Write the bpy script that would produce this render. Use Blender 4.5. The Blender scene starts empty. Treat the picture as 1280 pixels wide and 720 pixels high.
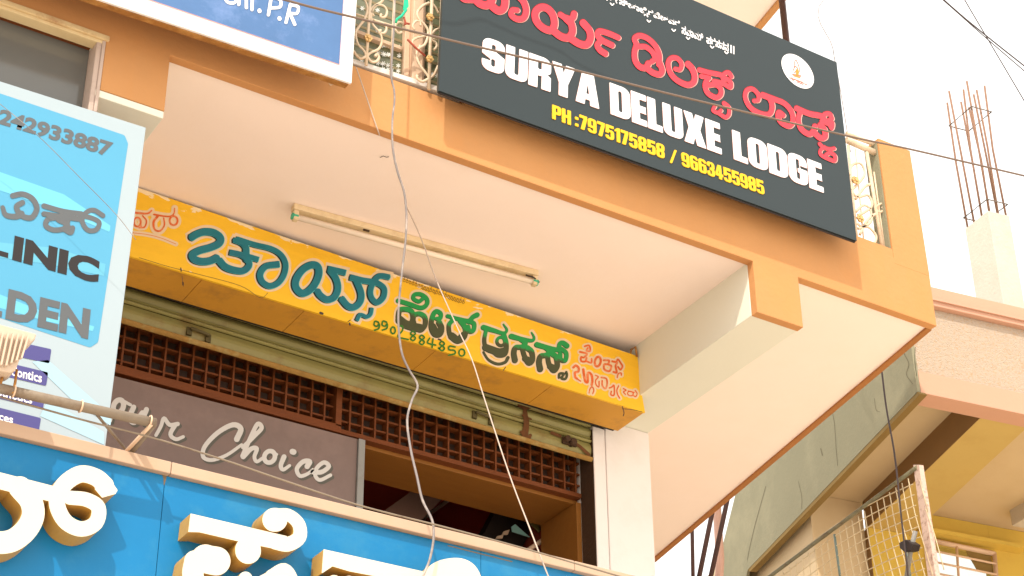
import bpy, bmesh, math, random
import numpy as np
from mathutils import Vector, Matrix
random.seed(4)
S = bpy.context.scene
COL = S.collection

# ------------------------------------------------------------------ camera, light, exposure
YAW, PITCH, ROLL, FPX = 0.56440206, 0.55569963, -0.01034965, 2430.31507
CAM = np.array([0.0, 0.0, 1.6])
_f = np.array([math.sin(YAW)*math.cos(PITCH), math.cos(YAW)*math.cos(PITCH), math.sin(PITCH)])
_r = np.cross(_f, [0, 0, 1]); _r /= np.linalg.norm(_r); _u = np.cross(_r, _f)
RT = math.cos(ROLL)*_r + math.sin(ROLL)*_u
UP = -math.sin(ROLL)*_r + math.cos(ROLL)*_u
cd = bpy.data.cameras.new('camera'); cam = bpy.data.objects.new('camera', cd); COL.objects.link(cam)
cam.matrix_world = Matrix(((RT[0], UP[0], -_f[0], CAM[0]), (RT[1], UP[1], -_f[1], CAM[1]),
                           (RT[2], UP[2], -_f[2], CAM[2]), (0, 0, 0, 1)))
cd.sensor_width = 36; cd.lens = FPX/1280*36; cd.clip_end = 2000; cd.clip_start = 0.05
S.camera = cam
SUN = Vector((1.0, 1.05, -1.75)).normalized()          # direction the light travels
elev = math.asin(-SUN.z); az = math.atan2(-SUN.x, -SUN.y)
W = bpy.data.worlds.new('World'); S.world = W; W.use_nodes = True
wn = W.node_tree.nodes; bg = wn['Background']
sky = wn.new('ShaderNodeTexSky'); sky.sky_type = 'NISHITA'; sky.sun_disc = False
sky.sun_elevation = elev; sky.sun_rotation = az
sky.air_density = 1.0; sky.dust_density = 6.0; sky.ozone_density = 0.6
# milky, hazy bright sky: the clear-sky colour veiled by an even white haze
hz = wn.new('ShaderNodeMix'); hz.data_type = 'RGBA'; hz.inputs[0].default_value = .82; hz.inputs[7].default_value = (5.6, 5.4, 5.0, 1)
W.node_tree.links.new(sky.outputs[0], hz.inputs[6]); W.node_tree.links.new(hz.outputs[2], bg.inputs[0]); bg.inputs[1].default_value = 0.15
sd = bpy.data.lights.new('sun', 'SUN'); sd.energy = 1.7; sd.angle = math.radians(0.6); sd.color = (1.0, .93, .82)
so = bpy.data.objects.new('sun', sd); COL.objects.link(so)
so.rotation_euler = SUN.to_track_quat('-Z', 'Y').to_euler()
S.view_settings.view_transform = 'Standard'; S.view_settings.look = 'None'
S.view_settings.exposure = 1.15; S.view_settings.gamma = 1
S.cycles.max_bounces = 8; S.cycles.diffuse_bounces = 5

# ------------------------------------------------------------------ helpers
def ray(px, py):
    return RT*((px-640)/FPX) - UP*((py-360)/FPX) + _f
def onp(px, py, n, p):
    d = ray(px, py); n = np.array(n, float)
    return Vector(CAM + d*((n @ (np.array(p, float)-CAM))/(n @ d)))
def Y(px, py, c): return onp(px, py, (0, 1, 0), (0, c, 0))
def X(px, py, c): return onp(px, py, (1, 0, 0), (c, 0, 0))
def Z(px, py, c): return onp(px, py, (0, 0, 1), (0, 0, c))

MATS = {}
def mat(name, col, rough=.8, var=.12, scale=6, bump=.15, bscale=60, dirt=None, dscale=2.5, damt=.5, metal=0,
        stretch=(1, 1, 1), spec=.3, streak=None):
    if name in MATS: return MATS[name]
    m = bpy.data.materials.new(name); m.use_nodes = True; MATS[name] = m
    n = m.node_tree.nodes; L = m.node_tree.links.new; b = n['Principled BSDF']
    tc = n.new('ShaderNodeNewGeometry'); mp = n.new('ShaderNodeMapping'); mp.inputs['Scale'].default_value = stretch
    L(tc.outputs['Position'], mp.inputs[0])
    no = n.new('ShaderNodeTexNoise'); no.inputs['Scale'].default_value = scale; no.inputs['Detail'].default_value = 7
    no.inputs['Roughness'].default_value = .65
    L(mp.outputs[0], no.inputs['Vector'])
    mx = n.new('ShaderNodeMix'); mx.data_type = 'RGBA'
    mx.inputs[6].default_value = tuple(max(0, c*(1-var)) for c in col)+(1,)
    mx.inputs[7].default_value = tuple(min(1, c*(1+var)) for c in col)+(1,)
    L(no.outputs[0], mx.inputs[0]); out = mx.outputs[2]
    def over(out, c2, sc, amt, st, lo=.5, hi=.72):
        d = n.new('ShaderNodeTexNoise'); d.inputs['Scale'].default_value = sc; d.inputs['Detail'].default_value = 9
        d.inputs['Roughness'].default_value = .7
        m2 = n.new('ShaderNodeMapping'); m2.inputs['Scale'].default_value = st; m2.inputs['Location'].default_value = (3.1, 1.7, 5.3)
        L(tc.outputs['Position'], m2.inputs[0]); L(m2.outputs[0], d.inputs['Vector'])
        r = n.new('ShaderNodeMapRange'); r.inputs[1].default_value = lo; r.inputs[2].default_value = hi; r.inputs[4].default_value = amt
        L(d.outputs[0], r.inputs[0])
        q = n.new('ShaderNodeMix'); q.data_type = 'RGBA'; q.inputs[7].default_value = tuple(c2)+(1,)
        L(out, q.inputs[6]); L(r.outputs[0], q.inputs[0]); return q.outputs[2]
    if dirt: out = over(out, dirt, dscale, damt, (1, 1, 1))
    if streak: out = over(out, streak[0], streak[1], streak[2], (3, 3, .25))
    L(out, b.inputs['Base Color'])
    b.inputs['Roughness'].default_value = rough; b.inputs['Metallic'].default_value = metal
    b.inputs['Specular IOR Level'].default_value = spec
    if bump:
        bn = n.new('ShaderNodeTexNoise'); bn.inputs['Scale'].default_value = bscale; bn.inputs['Detail'].default_value = 5
        L(mp.outputs[0], bn.inputs['Vector'])
        bp = n.new('ShaderNodeBump'); bp.inputs['Strength'].default_value = bump; bp.inputs['Distance'].default_value = .01
        L(bn.outputs[0], bp.inputs['Height']); L(bp.outputs[0], b.inputs['Normal'])
    return m

def tag(o, label=None, cat=None, group=None, kind=None):
    if label: o['label'] = label
    if cat: o['category'] = cat
    if group: o['group'] = group
    if kind: o['kind'] = kind
    return o
def thing(name, label, cat, loc=(0, 0, 0), group=None):
    o = bpy.data.objects.new(name, None); COL.objects.link(o); o.location = loc; o.empty_display_size = .05
    return tag(o, label, cat, group)
def link_mesh(name, me, mats, parent):
    if not isinstance(mats, (list, tuple)): mats = [mats]
    for m in mats: me.materials.append(m)
    o = bpy.data.objects.new(name, me); COL.objects.link(o)
    if parent is not None:
        o.parent = parent; r = parent; off = Vector(parent.location)
        while r.parent: r = r.parent; off += r.location
        me.transform(Matrix.Translation(-off))
    return o
class MB:
    def __init__(s): s.b = bmesh.new()
    def hexa(s, p, mi=0):                                  # 8 points: bottom loop 4, top loop 4
        v = [s.b.verts.new(Vector(q)) for q in p]
        for f in ((3, 2, 1, 0), (4, 5, 6, 7), (0, 1, 5, 4), (1, 2, 6, 5), (2, 3, 7, 6), (3, 0, 4, 7)):
            s.b.faces.new([v[i] for i in f]).material_index = mi
        return s
    def box(s, x0, x1, y0, y1, z0, z1, mi=0):
        return s.hexa([(x0, y0, z0), (x1, y0, z0), (x1, y1, z0), (x0, y1, z0), (x0, y0, z1), (x1, y0, z1), (x1, y1, z1), (x0, y1, z1)], mi)
    def prism(s, pts, off, mi=0):                          # polygon pushed along off
        off = Vector(off); a = [s.b.verts.new(Vector(p)) for p in pts]; b = [s.b.verts.new(Vector(p)+off) for p in pts]
        s.b.faces.new(a).material_index = mi; s.b.faces.new(b[::-1]).material_index = mi; k = len(a)
        for i in range(k): s.b.faces.new([a[i], b[i], b[(i+1) % k], a[(i+1) % k]]).material_index = mi
        return s
    def tube(s, pts, r, n=8, mi=0, closed=False, flat=1.0):
        pts = [Vector(p) for p in pts]; k = len(pts); rings = []
        for i, p in enumerate(pts):
            a = pts[(i-1) % k] if (i > 0 or closed) else p; c = pts[(i+1) % k] if (i < k-1 or closed) else p
            t = (c-a).normalized(); h = Vector((0, 1, 0)) if abs(t.y) < .9 else Vector((0, 0, 1))
            u = t.cross(h).normalized(); w = u.cross(t).normalized(); rr = r[i] if isinstance(r, (list, tuple)) else r
            rings.append([s.b.verts.new(p+(u*math.cos(q*2*math.pi/n)+w*math.sin(q*2*math.pi/n)*flat)*rr) for q in range(n)])
        for i in range(k if closed else k-1):
            A, B = rings[i], rings[(i+1) % k]
            for q in range(n):
                f = s.b.faces.new([A[q], A[(q+1) % n], B[(q+1) % n], B[q]]); f.smooth = True; f.material_index = mi
        if not closed:
            s.b.faces.new(rings[0][::-1]).material_index = mi; s.b.faces.new(rings[-1]).material_index = mi
        return s
    def build(s, name, mats, parent=None, bevel=0):
        bmesh.ops.recalc_face_normals(s.b, faces=s.b.faces)
        me = bpy.data.meshes.new(name); s.b.to_mesh(me); s.b.free()
        o = link_mesh(name, me, mats, parent)
        if bevel:
            md = o.modifiers.new('bevel', 'BEVEL'); md.width = bevel; md.segments = 2; md.limit_method = 'ANGLE'
        return o
def crom(pts, step=6, closed=False):
    if len(pts) < 3: return [tuple(p) for p in pts]
    P = [np.array(p, float) for p in pts]; out = []; k = len(P)
    for i in range(k if closed else k-1):
        a = P[(i-1) % k] if (i > 0 or closed) else 2*P[0]-P[1]
        b, c = P[i], P[(i+1) % k]
        d = P[(i+2) % k] if (i+2 < k or closed) else 2*P[-1]-P[-2]
        for t in np.arange(step)/step:
            out.append(tuple(.5*((2*b)+(c-a)*t+(2*a-5*b+4*c-d)*t*t+(3*b-a-3*c+d)*t**3)))
    if not closed: out.append(tuple(P[-1]))
    return out

# ---- brush lettering: strokes in image units -> outline polygons -> laid on a sign plane
def field(strokes, polys, grow, cell, shift=(0, 0), butt=False):
    segs = []; caps = {}
    for st in strokes:
        pts, w = st[0], st[1]; cl = pts[0] == pts[-1] and len(pts) > 3
        c = crom(pts[:-1] if cl else pts, 5, cl)
        if cl: c.append(c[0])
        w0, w1 = w if isinstance(w, tuple) else (w, w)
        for i in range(len(c)-1):
            t = i/max(1, len(c)-2)
            if butt and not cl and i in (0, len(c)-2): caps[len(segs)] = (i == 0, i == len(c)-2)
            segs.append((c[i], c[i+1], (w0+(w1-w0)*t)/2))
    xs = [q for s in segs for q in (s[0][0]-s[2], s[0][0]+s[2], s[1][0]-s[2], s[1][0]+s[2])]+[p[0] for P in polys for p in P]
    ys = [q for s in segs for q in (s[0][1]-s[2], s[0][1]+s[2], s[1][1]-s[2], s[1][1]+s[2])]+[p[1] for P in polys for p in P]
    m = abs(grow)+2*cell; x0, x1, y0, y1 = min(xs)-m, max(xs)+m, min(ys)-m, max(ys)+m
    gx = np.arange(x0, x1+cell, cell); gy = np.arange(y0, y1+cell, cell); A, B = np.meshgrid(gx, gy); D = np.full(A.shape, 1e3)
    for k, ((ax, ay), (bx, by), r) in enumerate(segs):
        dx, dy = bx-ax, by-ay; l2 = dx*dx+dy*dy+1e-9; t0 = ((A-ax)*dx+(B-ay)*dy)/l2; t = np.clip(t0, 0, 1)
        d = np.hypot(A-ax-t*dx, B-ay-t*dy)-r
        if k in caps:
            a, b = caps[k]; ln = math.sqrt(l2)
            if a: d = np.maximum(np.where(t0 < 0, np.abs((A-ax)*dy-(B-ay)*dx)/ln-r, d), -t0*ln)
            if b: d = np.maximum(np.where(t0 > 1, np.abs((A-ax)*dy-(B-ay)*dx)/ln-r, d), (t0-1)*ln)
        D = np.minimum(D, d)
    for P in polys:
        d = np.full(A.shape, 1e3); ins = np.zeros(A.shape, bool)
        for i in range(len(P)):
            ax, ay = P[i]; bx, by = P[(i+1) % len(P)]; dx, dy = bx-ax, by-ay
            t = np.clip(((A-ax)*dx+(B-ay)*dy)/(dx*dx+dy*dy+1e-9), 0, 1); d = np.minimum(d, np.hypot(A-ax-t*dx, B-ay-t*dy))
            c = (ay > B) != (by > B); ins ^= c & (A < (bx-ax)*(B-ay)/((by-ay) if by != ay else 1e-9)+ax)
        D = np.minimum(D, np.where(ins, -d, d))
    return gx+shift[0], gy+shift[1], D-grow
def contour(gx, gy, D, fmap, depth=None):
    V = []; Fc = []; M = []; key = {}
    def vid(k, x, y):
        i = key.get(k)
        if i is None: i = key[k] = len(V); V.append(tuple(fmap(x, y)))
        return i
    ny, nx = D.shape; I = D < 0; walls = []
    def corner(j, i): return vid(('c', j, i), gx[i], gy[j])
    for j in range(ny-1):
        full = I[j, :-1] & I[j, 1:] & I[j+1, :-1] & I[j+1, 1:]
        anyi = I[j, :-1] | I[j, 1:] | I[j+1, :-1] | I[j+1, 1:]
        i = 0; idx = np.nonzero(anyi)[0]; p = 0
        while p < len(idx):
            i = idx[p]
            if full[i]:
                q = i
                while q < nx-1 and full[q]: q += 1; p += 1
                Fc.append([corner(j, i), corner(j, q), corner(j+1, q), corner(j+1, i)]); M.append(0); continue
            p += 1
            cs = [(j, i), (j, i+1), (j+1, i+1), (j+1, i)]; poly = []; cr = []
            for k in range(4):
                a, b = cs[k], cs[(k+1) % 4]
                if I[a]: poly.append(corner(*a))
                if I[a] != I[b]:
                    t = D[a]/(D[a]-D[b]); x = gx[a[1]]+(gx[b[1]]-gx[a[1]])*t; y = gy[a[0]]+(gy[b[0]]-gy[a[0]])*t
                    e = vid(('e',)+tuple(sorted((a, b))), x, y); poly.append(e); cr.append(e)
            if len(poly) > 2: Fc.append(poly); M.append(0)
            if len(cr) == 2: walls.append(cr)
            elif len(cr) == 4: walls += [cr[:2], cr[2:]]
    if depth is not None:
        back = {}
        def bk(i):
            if i not in back: back[i] = len(V); v = V[i]; V.append((v[0]+depth[0], v[1]+depth[1], v[2]+depth[2]))
            return back[i]
        for a, b in walls: Fc.append([a, b, bk(b), bk(a)]); M.append(1)
    return V, Fc, M
def glyph(name, strokes, polys, fmap, mats, parent, grow=0, cell=.55, shift=(0, 0), depth=None, butt=False):
    V, Fc, M = contour(*field(strokes, polys, grow, cell, shift, butt), fmap, depth)
    me = bpy.data.meshes.new(name); me.from_pydata(V, [], Fc); me.update()
    o = link_mesh(name, me, mats, parent)
    if depth is not None: me.polygons.foreach_set('material_index', M)
    return o
def zs(ox, oy, sc, strokes):                               # strokes read off an enlarged view
    return [([(ox+x/sc, oy+y/sc) for x, y in p], (tuple(q/sc for q in w) if isinstance(w, tuple) else w/sc)) for p, w in strokes]
def ell(cx, cy, rx, ry, rot=0, n=8):
    c, s = math.cos(rot), math.sin(rot)
    P = [(cx+rx*math.cos(k*2*math.pi/n)*c-ry*math.sin(k*2*math.pi/n)*s, cy+rx*math.cos(k*2*math.pi/n)*s+ry*math.sin(k*2*math.pi/n)*c) for k in range(n)]
    return P+[P[0]]
def text(name, s, BL, BR, TL, yp, m, parent, bold=.03, ext=0.0, spacing=1.0, cap=True):
    """printed words fitted to a box on the sign plane Y=yp; corners given by where they stand"""
    cu = bpy.data.curves.new(name, 'FONT'); cu.body = s; cu.size = 1; cu.offset = bold; cu.space_character = spacing
    cu.resolution_u = 3; o = bpy.data.objects.new(name, cu); COL.objects.link(o); bpy.context.view_layer.update()
    me = bpy.data.meshes.new_from_object(o.evaluated_get(bpy.context.evaluated_depsgraph_get()))
    bpy.data.objects.remove(o)
    n = len(me.vertices); co = np.empty(n*3); me.vertices.foreach_get('co', co); co = co.reshape(-1, 3)
    lo, hi = co.min(0), co.max(0)
    a, b, c = (np.array(Y(*p, yp)) for p in (BL, BR, TL))
    u = (co[:, 0]-lo[0])/(hi[0]-lo[0]); v = (co[:, 1]-lo[1])/(hi[1]-lo[1])
    P = a+u[:, None]*(b-a)+v[:, None]*(c-a); me.vertices.foreach_set('co', P.ravel()); me.update()
    me.materials.clear()
    return link_mesh(name, me, m, parent)

# ------------------------------------------------------------------ materials
ORANGE = mat('orange_plaster', (0.5051, 0.2493, 0.09643), .85, .1, 3, .25, 30, dirt=(.60, .25, .07), damt=.35, streak=((.55, .25, .08), 4, .25))
CREAM = mat('cream_ceiling_paint', (.89, .765, .70), .85, .03, 2, .06, 40, dirt=(.84, .70, .60), dscale=1.2, damt=.35)
PALE = mat('pale_beam_paint', (.70, .70, .61), .8, .03, 3, .06, 40)
WHITE = mat('white_column_paint', (0.775, 0.7154, 0.6955), .8, .04, 3, .08, 50, dirt=(.6, .52, .45), dscale=4, damt=.25)
OLIVE = mat('olive_shutter_paint', (0.2672, 0.2368, 0.07841), .5, .15, 5, .1, 40, dirt=(.16, .07, .02), dscale=5, damt=.7, spec=.5)
RUST = mat('rusty_shutter_edge', (0.306, 0.17, 0.0425), .8, .3, 20, .3, 60, dirt=(.42, .36, .16), dscale=8, damt=.8)
DARKRUST = mat('dark_rust', (.06, .03, .015), .8, .3, 20, .3, 60)
WOOD = mat('brown_wood', (0.1507, 0.03906, 0.00714), .6, .3, 4, .2, 60, stretch=(1, 6, 6))
LWOOD = mat('varnished_soffit_board', (0.2579, 0.103, 0.0177), .5, .22, 4, .1, 60, stretch=(1, 7, 7), dirt=(.2, .08, .02), damt=.4)
DARK = mat('dark_interior', (0.021, 0.0132, 0.0108), .9, .3, 3, 0)
MAROON = mat('maroon_interior_wall', (0.2704, 0.0416, 0.0208), .8, .2, 3, 0)
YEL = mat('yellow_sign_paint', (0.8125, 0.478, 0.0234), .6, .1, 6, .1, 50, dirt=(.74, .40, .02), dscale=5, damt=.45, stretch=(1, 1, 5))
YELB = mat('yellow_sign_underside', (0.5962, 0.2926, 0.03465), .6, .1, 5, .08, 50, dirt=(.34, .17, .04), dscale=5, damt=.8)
HALO = mat('cream_outline_paint', (0.703, 0.5427, 0.3574), .6, .05, 20, 0)
TEAL = mat('teal_lettering_paint', (0.0096, 0.16, 0.208), .5, .25, 12, 0, dirt=(.02, .13, .22), dscale=9, damt=.5)
TEALL = mat('light_teal_highlight', (.10, .50, .50), .5, .1, 12, 0)
INK = mat('black_green_edge_paint', (0.0096, 0.024, 0.024), .5, .1, 12, 0)
REDP = mat('red_brush_paint', (.62, .11, .02), .6, .3, 30, 0, dirt=(.75, .45, .25), dscale=25, damt=.7)
GRNP = mat('green_brush_paint', (0.027, 0.153, 0.018), .6, .3, 20, 0)
SLATE = mat('slate_sign_face', (0.02372, 0.03434, 0.03824), .35, .06, 2, 0, spec=.3)
RED = mat('red_acrylic', (0.68, 0.0255, 0.04675), .35, .04, 10, 0, spec=.5)
REDE = mat('acrylic_edge', (.80, .42, .36), .4, .05, 10, 0, spec=.5)
WPRINT = mat('white_acrylic', (0.7998, 0.7812, 0.7998), .4, .02, 10, 0)
YPRINT = mat('yellow_acrylic', (0.765, 0.4562, 0.01), .4, .03, 10, 0)
BROWN = mat('brown_sign_frame', (.30, .13, .03), .8, .3, 12, .2, dirt=(.6, .33, .1), dscale=10, damt=.6)
METALF = mat('black_sign_frame', (.03, .02, .018), .6, .2, 12, 0)
BLUE = mat('blue_cladding', (0.00647, 0.1714, 0.4036), .35, .12, 3, .03, 20, dirt=(.06, .27, .42), dscale=3, damt=.45, spec=.25)
COPING = mat('beige_metal_coping', (0.4859, 0.3374, 0.2394), .5, .08, 6, .05, dirt=(.5, .33, .18), dscale=5, damt=.35)
LCREAM = mat('cream_letter_face', (0.6765, 0.6167, 0.492), .4, .02, 6, 0)
LGOLD = mat('gold_letter_side', (0.4743, 0.2754, 0.05738), .4, .15, 10, .05, dirt=(.4, .2, .04), dscale=9, damt=.5)
CYAN = mat('cyan_print', (0.07842, 0.308, 0.4883), .35, .04, 2, 0)
CYANL = mat('light_cyan_print', (.105, .37, .52), .35, .04, 2, 0)
CLIN = mat('pale_blue_print', (.66, .82, .90), .35, .05, 1.5, 0)
CLINW = mat('white_blue_print', (0.3412, 0.4187, 0.4676), .35, .03, 1.5, 0)
GREYP = mat('grey_print', (.10, .11, .12), .4, .05, 2, 0)
BLACKP = mat('black_print', (.022, .018, .018), .4, .05, 2, 0)
NAVY = mat('navy_print', (.07, .065, .22), .4, .05, 2, 0)
BOARDB = mat('blue_painted_board', (0.07225, 0.159, 0.3441), .5, .15, 5, .08, 30, dirt=(.22, .32, .60), dscale=5, damt=.55)
BOARDW = mat('white_painted_border', (0.756, 0.738, 0.738), .6, .04, 5, .05)
PINKL = mat('pink_line_print', (.75, .40, .45), .6, .04, 5, 0)
GRILLE = mat('cream_grille_paint', (0.648, 0.5134, 0.369), .5, .1, 20, .1, dirt=(.45, .24, .10), dscale=14, damt=.6)
ROSE = mat('golden_rosette_paint', (.66, .42, .17), .5, .15, 20, .1)
FRAMEW = mat('peach_window_frame', (0.684, 0.486, 0.342), .6, .06, 6, .05, dirt=(.5, .3, .18), dscale=6, damt=.3)
GLASS = mat('green_grey_glass', (.16, .17, .10), .15, .2, 6, .03, spec=.6)
LOUV = mat('louvre_edge', (.42, .36, .22), .3, .15, 10, 0)
FROST = mat('frosted_flower_print', (.72, .74, .70), .5, .1, 10, 0)
DGLASS = mat('dark_grey_glass', (0.136, 0.136, 0.128), .12, .15, 2, 0, spec=.6)
FRAMEY = mat('yellowed_cream_timber', (0.663, 0.527, 0.306), .6, .08, 8, .1, dirt=(.4, .25, .1), dscale=7, damt=.3)
SILLP = mat('pinkish_reveal_paint', (0.48, 0.376, 0.32), .7, .1, 8, .15, dirt=(.3, .2, .15), dscale=8, damt=.6)
SILL = mat('grey_white_sill', (.66, .62, .58), .7, .08, 10, .1, dirt=(.4, .3, .22), dscale=8, damt=.4)
OLDPAINT = mat('old_cream_timber', (0.629, 0.4845, 0.272), .7, .1, 8, .2, dirt=(.34, .14, .05), dscale=7, damt=.75, stretch=(1, 4, 4))
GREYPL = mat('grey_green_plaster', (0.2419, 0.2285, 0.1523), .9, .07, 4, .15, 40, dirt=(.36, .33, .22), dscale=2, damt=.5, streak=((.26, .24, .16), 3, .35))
ROUGH = mat('rough_cast_plaster', (0.446, 0.3597, 0.2815), .95, .16, 40, 1.0, 110, dirt=(.45, .26, .12), dscale=60, damt=.9)
PINK = mat('pink_band_paint', (0.5265, 0.2991, 0.2087), .85, .05, 4, .1)
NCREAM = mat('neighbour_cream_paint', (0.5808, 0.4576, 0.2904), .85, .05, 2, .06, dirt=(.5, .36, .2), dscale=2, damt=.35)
NYELB = mat('muted_yellow_beam_paint', (.50, .36, .12), .85, .06, 2, .06, dirt=(.4, .26, .07), dscale=3, damt=.45)
LIPM = mat('shaded_orange_edge', (.36, .15, .045), .85, .1, 6, .1)  # darker copy of the orange, shade under the slab edge put into colour
NYEL = mat('neighbour_yellow_paint', (0.6072, 0.4324, 0.0828), .85, .06, 2, .06, dirt=(.48, .3, .06), dscale=3, damt=.45)
NBROWN = mat('neighbour_shaded_side_brown', (0.24, 0.138, 0.054), .85, .08, 2, .06)  # shade of the left-hand faces, painted in as brown
NTRIM = mat('ochre_edge_trim', (0.2142, 0.1377, 0.0408), .85, .15, 6, .1)
CONC = mat('bare_concrete', (0.522, 0.477, 0.414), .95, .08, 6, .3, 40, dirt=(.45, .38, .3), dscale=5, damt=.4)
REBAR = mat('rusty_rebar', (0.2448, 0.136, 0.088), .8, .2, 30, .2)
TIEW = mat('dark_tie_wire', (.12, .09, .07), .7, .2, 30, 0)
MESHP = mat('chipped_pink_post_paint', (.56, .42, .35), .7, .1, 20, .2, dirt=(.16, .06, .03), dscale=30, damt=.9)
MESHG = mat('grey_green_rusty_rail', (.20, .19, .12), .7, .2, 10, .2, dirt=(.10, .05, .025), dscale=9, damt=.8)
WIREM = mat('pale_mesh_wire', (0.575, 0.475, 0.3), .5, .2, 30, 0)
TUBEG = mat('tube_glass', (.80, .68, .56), .25, .02, 8, 0, spec=.6)
BATTEN = mat('cream_batten', (.70, .56, .36), .5, .06, 8, .05, dirt=(.36, .22, .1), dscale=14, damt=.4)
GREEN = mat('green_tube_cap', (.05, .42, .26), .5, .05, 8, 0)
CBLACK = mat('dark_cable', (.05, .035, .035), .6, .1, 20, 0)
CGREY = mat('grey_cable', (0.204, 0.1768, 0.17), .5, .1, 20, 0, dirt=(.6, .5, .42), dscale=8, damt=.7)
CWHITE = mat('off_white_cable', (0.4736, 0.384, 0.32), .5, .08, 20, 0)
CTAN = mat('tan_cable', (.17, .12, .095), .5, .1, 20, 0)
PIPE = mat('rusty_grey_pipe', (.24, .19, .14), .6, .2, 10, .2, dirt=(.12, .06, .03), dscale=10, damt=.8)
LAMPB = mat('beige_lamp_housing', (0.561, 0.442, 0.34), .5, .06, 10, .05, dirt=(.4, .28, .18), dscale=9, damt=.4)
CHOICE = mat('mauve_board_face', (0.1897, 0.1333, 0.117), .4, .1, 4, .02, dirt=(.30, .21, .19), dscale=2, damt=.5)
CHW = mat('silver_script_print', (.60, .58, .56), .5, .04, 8, 0)
CHS = mat('script_shadow_print', (.10, .095, .08), .5, .04, 8, 0)
STEEL = mat('grey_steel_frame', (.26, .26, .25), .5, .15, 10, .05, dirt=(.12, .09, .07), dscale=9, damt=.5)
GROUND = mat('dusty_street', (0.696, 0.6018, 0.4902), .95, .12, 1, .3, 10)
DSTEEL = mat('dark_brown_steel', (.07, .030, .022), .6, .2, 10, 0)
TEALGL = mat('pale_teal_glazing', (.45, .88, .85), .4, .05, 5, 0)
GREENT = mat('green_ribbon_cloth', (.02, .50, .28), .7, .2, 30, 0)

# sign-green paint that turns dark brown-green towards the lower half, as painted
def green_fade(zlo_pts):
    m = bpy.data.materials.new('green_to_black_lettering'); m.use_nodes = True; n = m.node_tree.nodes; L = m.node_tree.links.new
    g = n.new('ShaderNodeNewGeometry'); s = n.new('ShaderNodeSeparateXYZ'); L(g.outputs['Position'], s.inputs[0])
    (x0, z0), (x1, z1) = zlo_pts; k = (z1-z0)/(x1-x0)
    a = n.new('ShaderNodeMath'); a.operation = 'MULTIPLY_ADD'; a.inputs[1].default_value = -k; a.inputs[2].default_value = k*x0-z0
    L(s.outputs[0], a.inputs[0]); b = n.new('ShaderNodeMath'); L(s.outputs[2], b.inputs[0]); L(a.outputs[0], b.inputs[1])
    no = n.new('ShaderNodeTexNoise'); no.inputs['Scale'].default_value = 60; no.inputs['Detail'].default_value = 4; L(g.outputs['Position'], no.inputs[0])
    c = n.new('ShaderNodeMath'); c.operation = 'MULTIPLY_ADD'; c.inputs[1].default_value = .05; L(no.outputs[0], c.inputs[0]); L(b.outputs[0], c.inputs[2])
    r = n.new('ShaderNodeMapRange'); r.inputs[1].default_value = -.002; r.inputs[2].default_value = .016; L(c.outputs[0], r.inputs[0])
    q = n.new('ShaderNodeMix'); q.data_type = 'RGBA'; q.inputs[6].default_value = (.045, .055, .018, 1); q.inputs[7].default_value = (.0, .26, .055, 1)
    L(r.outputs[0], q.inputs[0]); p = n['Principled BSDF']; L(q.outputs[2], p.inputs['Base Color']); p.inputs['Roughness'].default_value = .5
    return m

# ------------------------------------------------------------------ ground and street
tag(MB().box(-60, 60, -60, 60, -.3, 0).build('ground', GROUND), kind='structure')

# ------------------------------------------------------------------ the lodge building
FY = 6.0; ZL = 6.60; ZC = 6.613; ZB = 6.316; XB0, XB1 = 5.163, 5.440; XL = 2.162; CY = 7.27
bd = thing('lodge_building', 'orange and cream lodge building with deep balcony slab over a first floor shop', 'building', (0, 8, 0))
eR = Vector((.155, .988, 0)); cR = Vector((6.337, FY, 0))          # skewed right boundary of the slab
def rx(y): return cR.x+(y-FY)*eR.x/eR.y
# orange fascia: T-shaped outline with the two beam ends hanging below it
zt = 6.915
fas = MB()
fas.prism([(-1.2, FY, 6.582), (1.889, FY, 6.582), (1.889, FY, ZB), (XL, FY, ZB), (XL, FY, ZL), (XB0, FY, ZL), (XB0, FY, ZB), (XB1, FY, ZB), (XB1, FY, ZL),
           (6.337, FY, ZL), (6.337, FY, zt+.02), (-1.2, FY, zt-.08)], (0, .045, 0))
fo = fas.build('fascia', ORANGE, bd, .003)
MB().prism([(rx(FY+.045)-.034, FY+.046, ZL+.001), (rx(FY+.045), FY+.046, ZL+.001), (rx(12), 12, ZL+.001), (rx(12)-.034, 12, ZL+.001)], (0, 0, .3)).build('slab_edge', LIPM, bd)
MB().prism([(XB1+.0, FY+.045, ZC), (rx(FY+.045)-.034, FY+.045, ZC), (rx(12)-.034, 12, ZC), (XB1, 12, ZC)], (0, 0, .12)).build('ceiling', CREAM, bd)
MB().box(XL, XB0, FY+.045, 11, ZC, ZC+.12).build('ceiling', CREAM, bd)
MB().box(XB0, XB1, FY+.0455, 12, ZB+.003, ZC+.11).build('beam', PALE, bd, .004)
MB().box(1.889, XL, FY+.0455, 12, ZB+.003, ZC+.11).build('beam', PALE, bd, .004)
MB().prism([(-1.2, FY+.046, ZC+.125), (rx(FY)-.06, FY+.046, ZC+.125), (rx(12)-.06, 12, ZC+.125), (-1.2, 12, ZC+.125)], (0, 0, .13)).build('balcony_floor', PALE, bd)
MB().box(XB0, XB1, CY, CY+.3, 3.0, ZB+.002).build('column', WHITE, bd, .004)
MB().box(5.088, XB0-.002, CY+.004, CY+.25, 3.0, ZB-.05).build('column_rebate', WHITE, bd, .003)
MB().box(1.862, XL+.25, CY, CY+.3, 3.0, ZB+.002).build('column', WHITE, bd, .004)
MB().box(XB0+.05, XB1-.01, CY+.302, 12, 3.6, ZB+.002).build('side_wall', WHITE, bd)
MB().box(1.2, XL-.01, FY+.35, 12, 3.0, ZB).build('side_wall', WHITE, bd)
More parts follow.
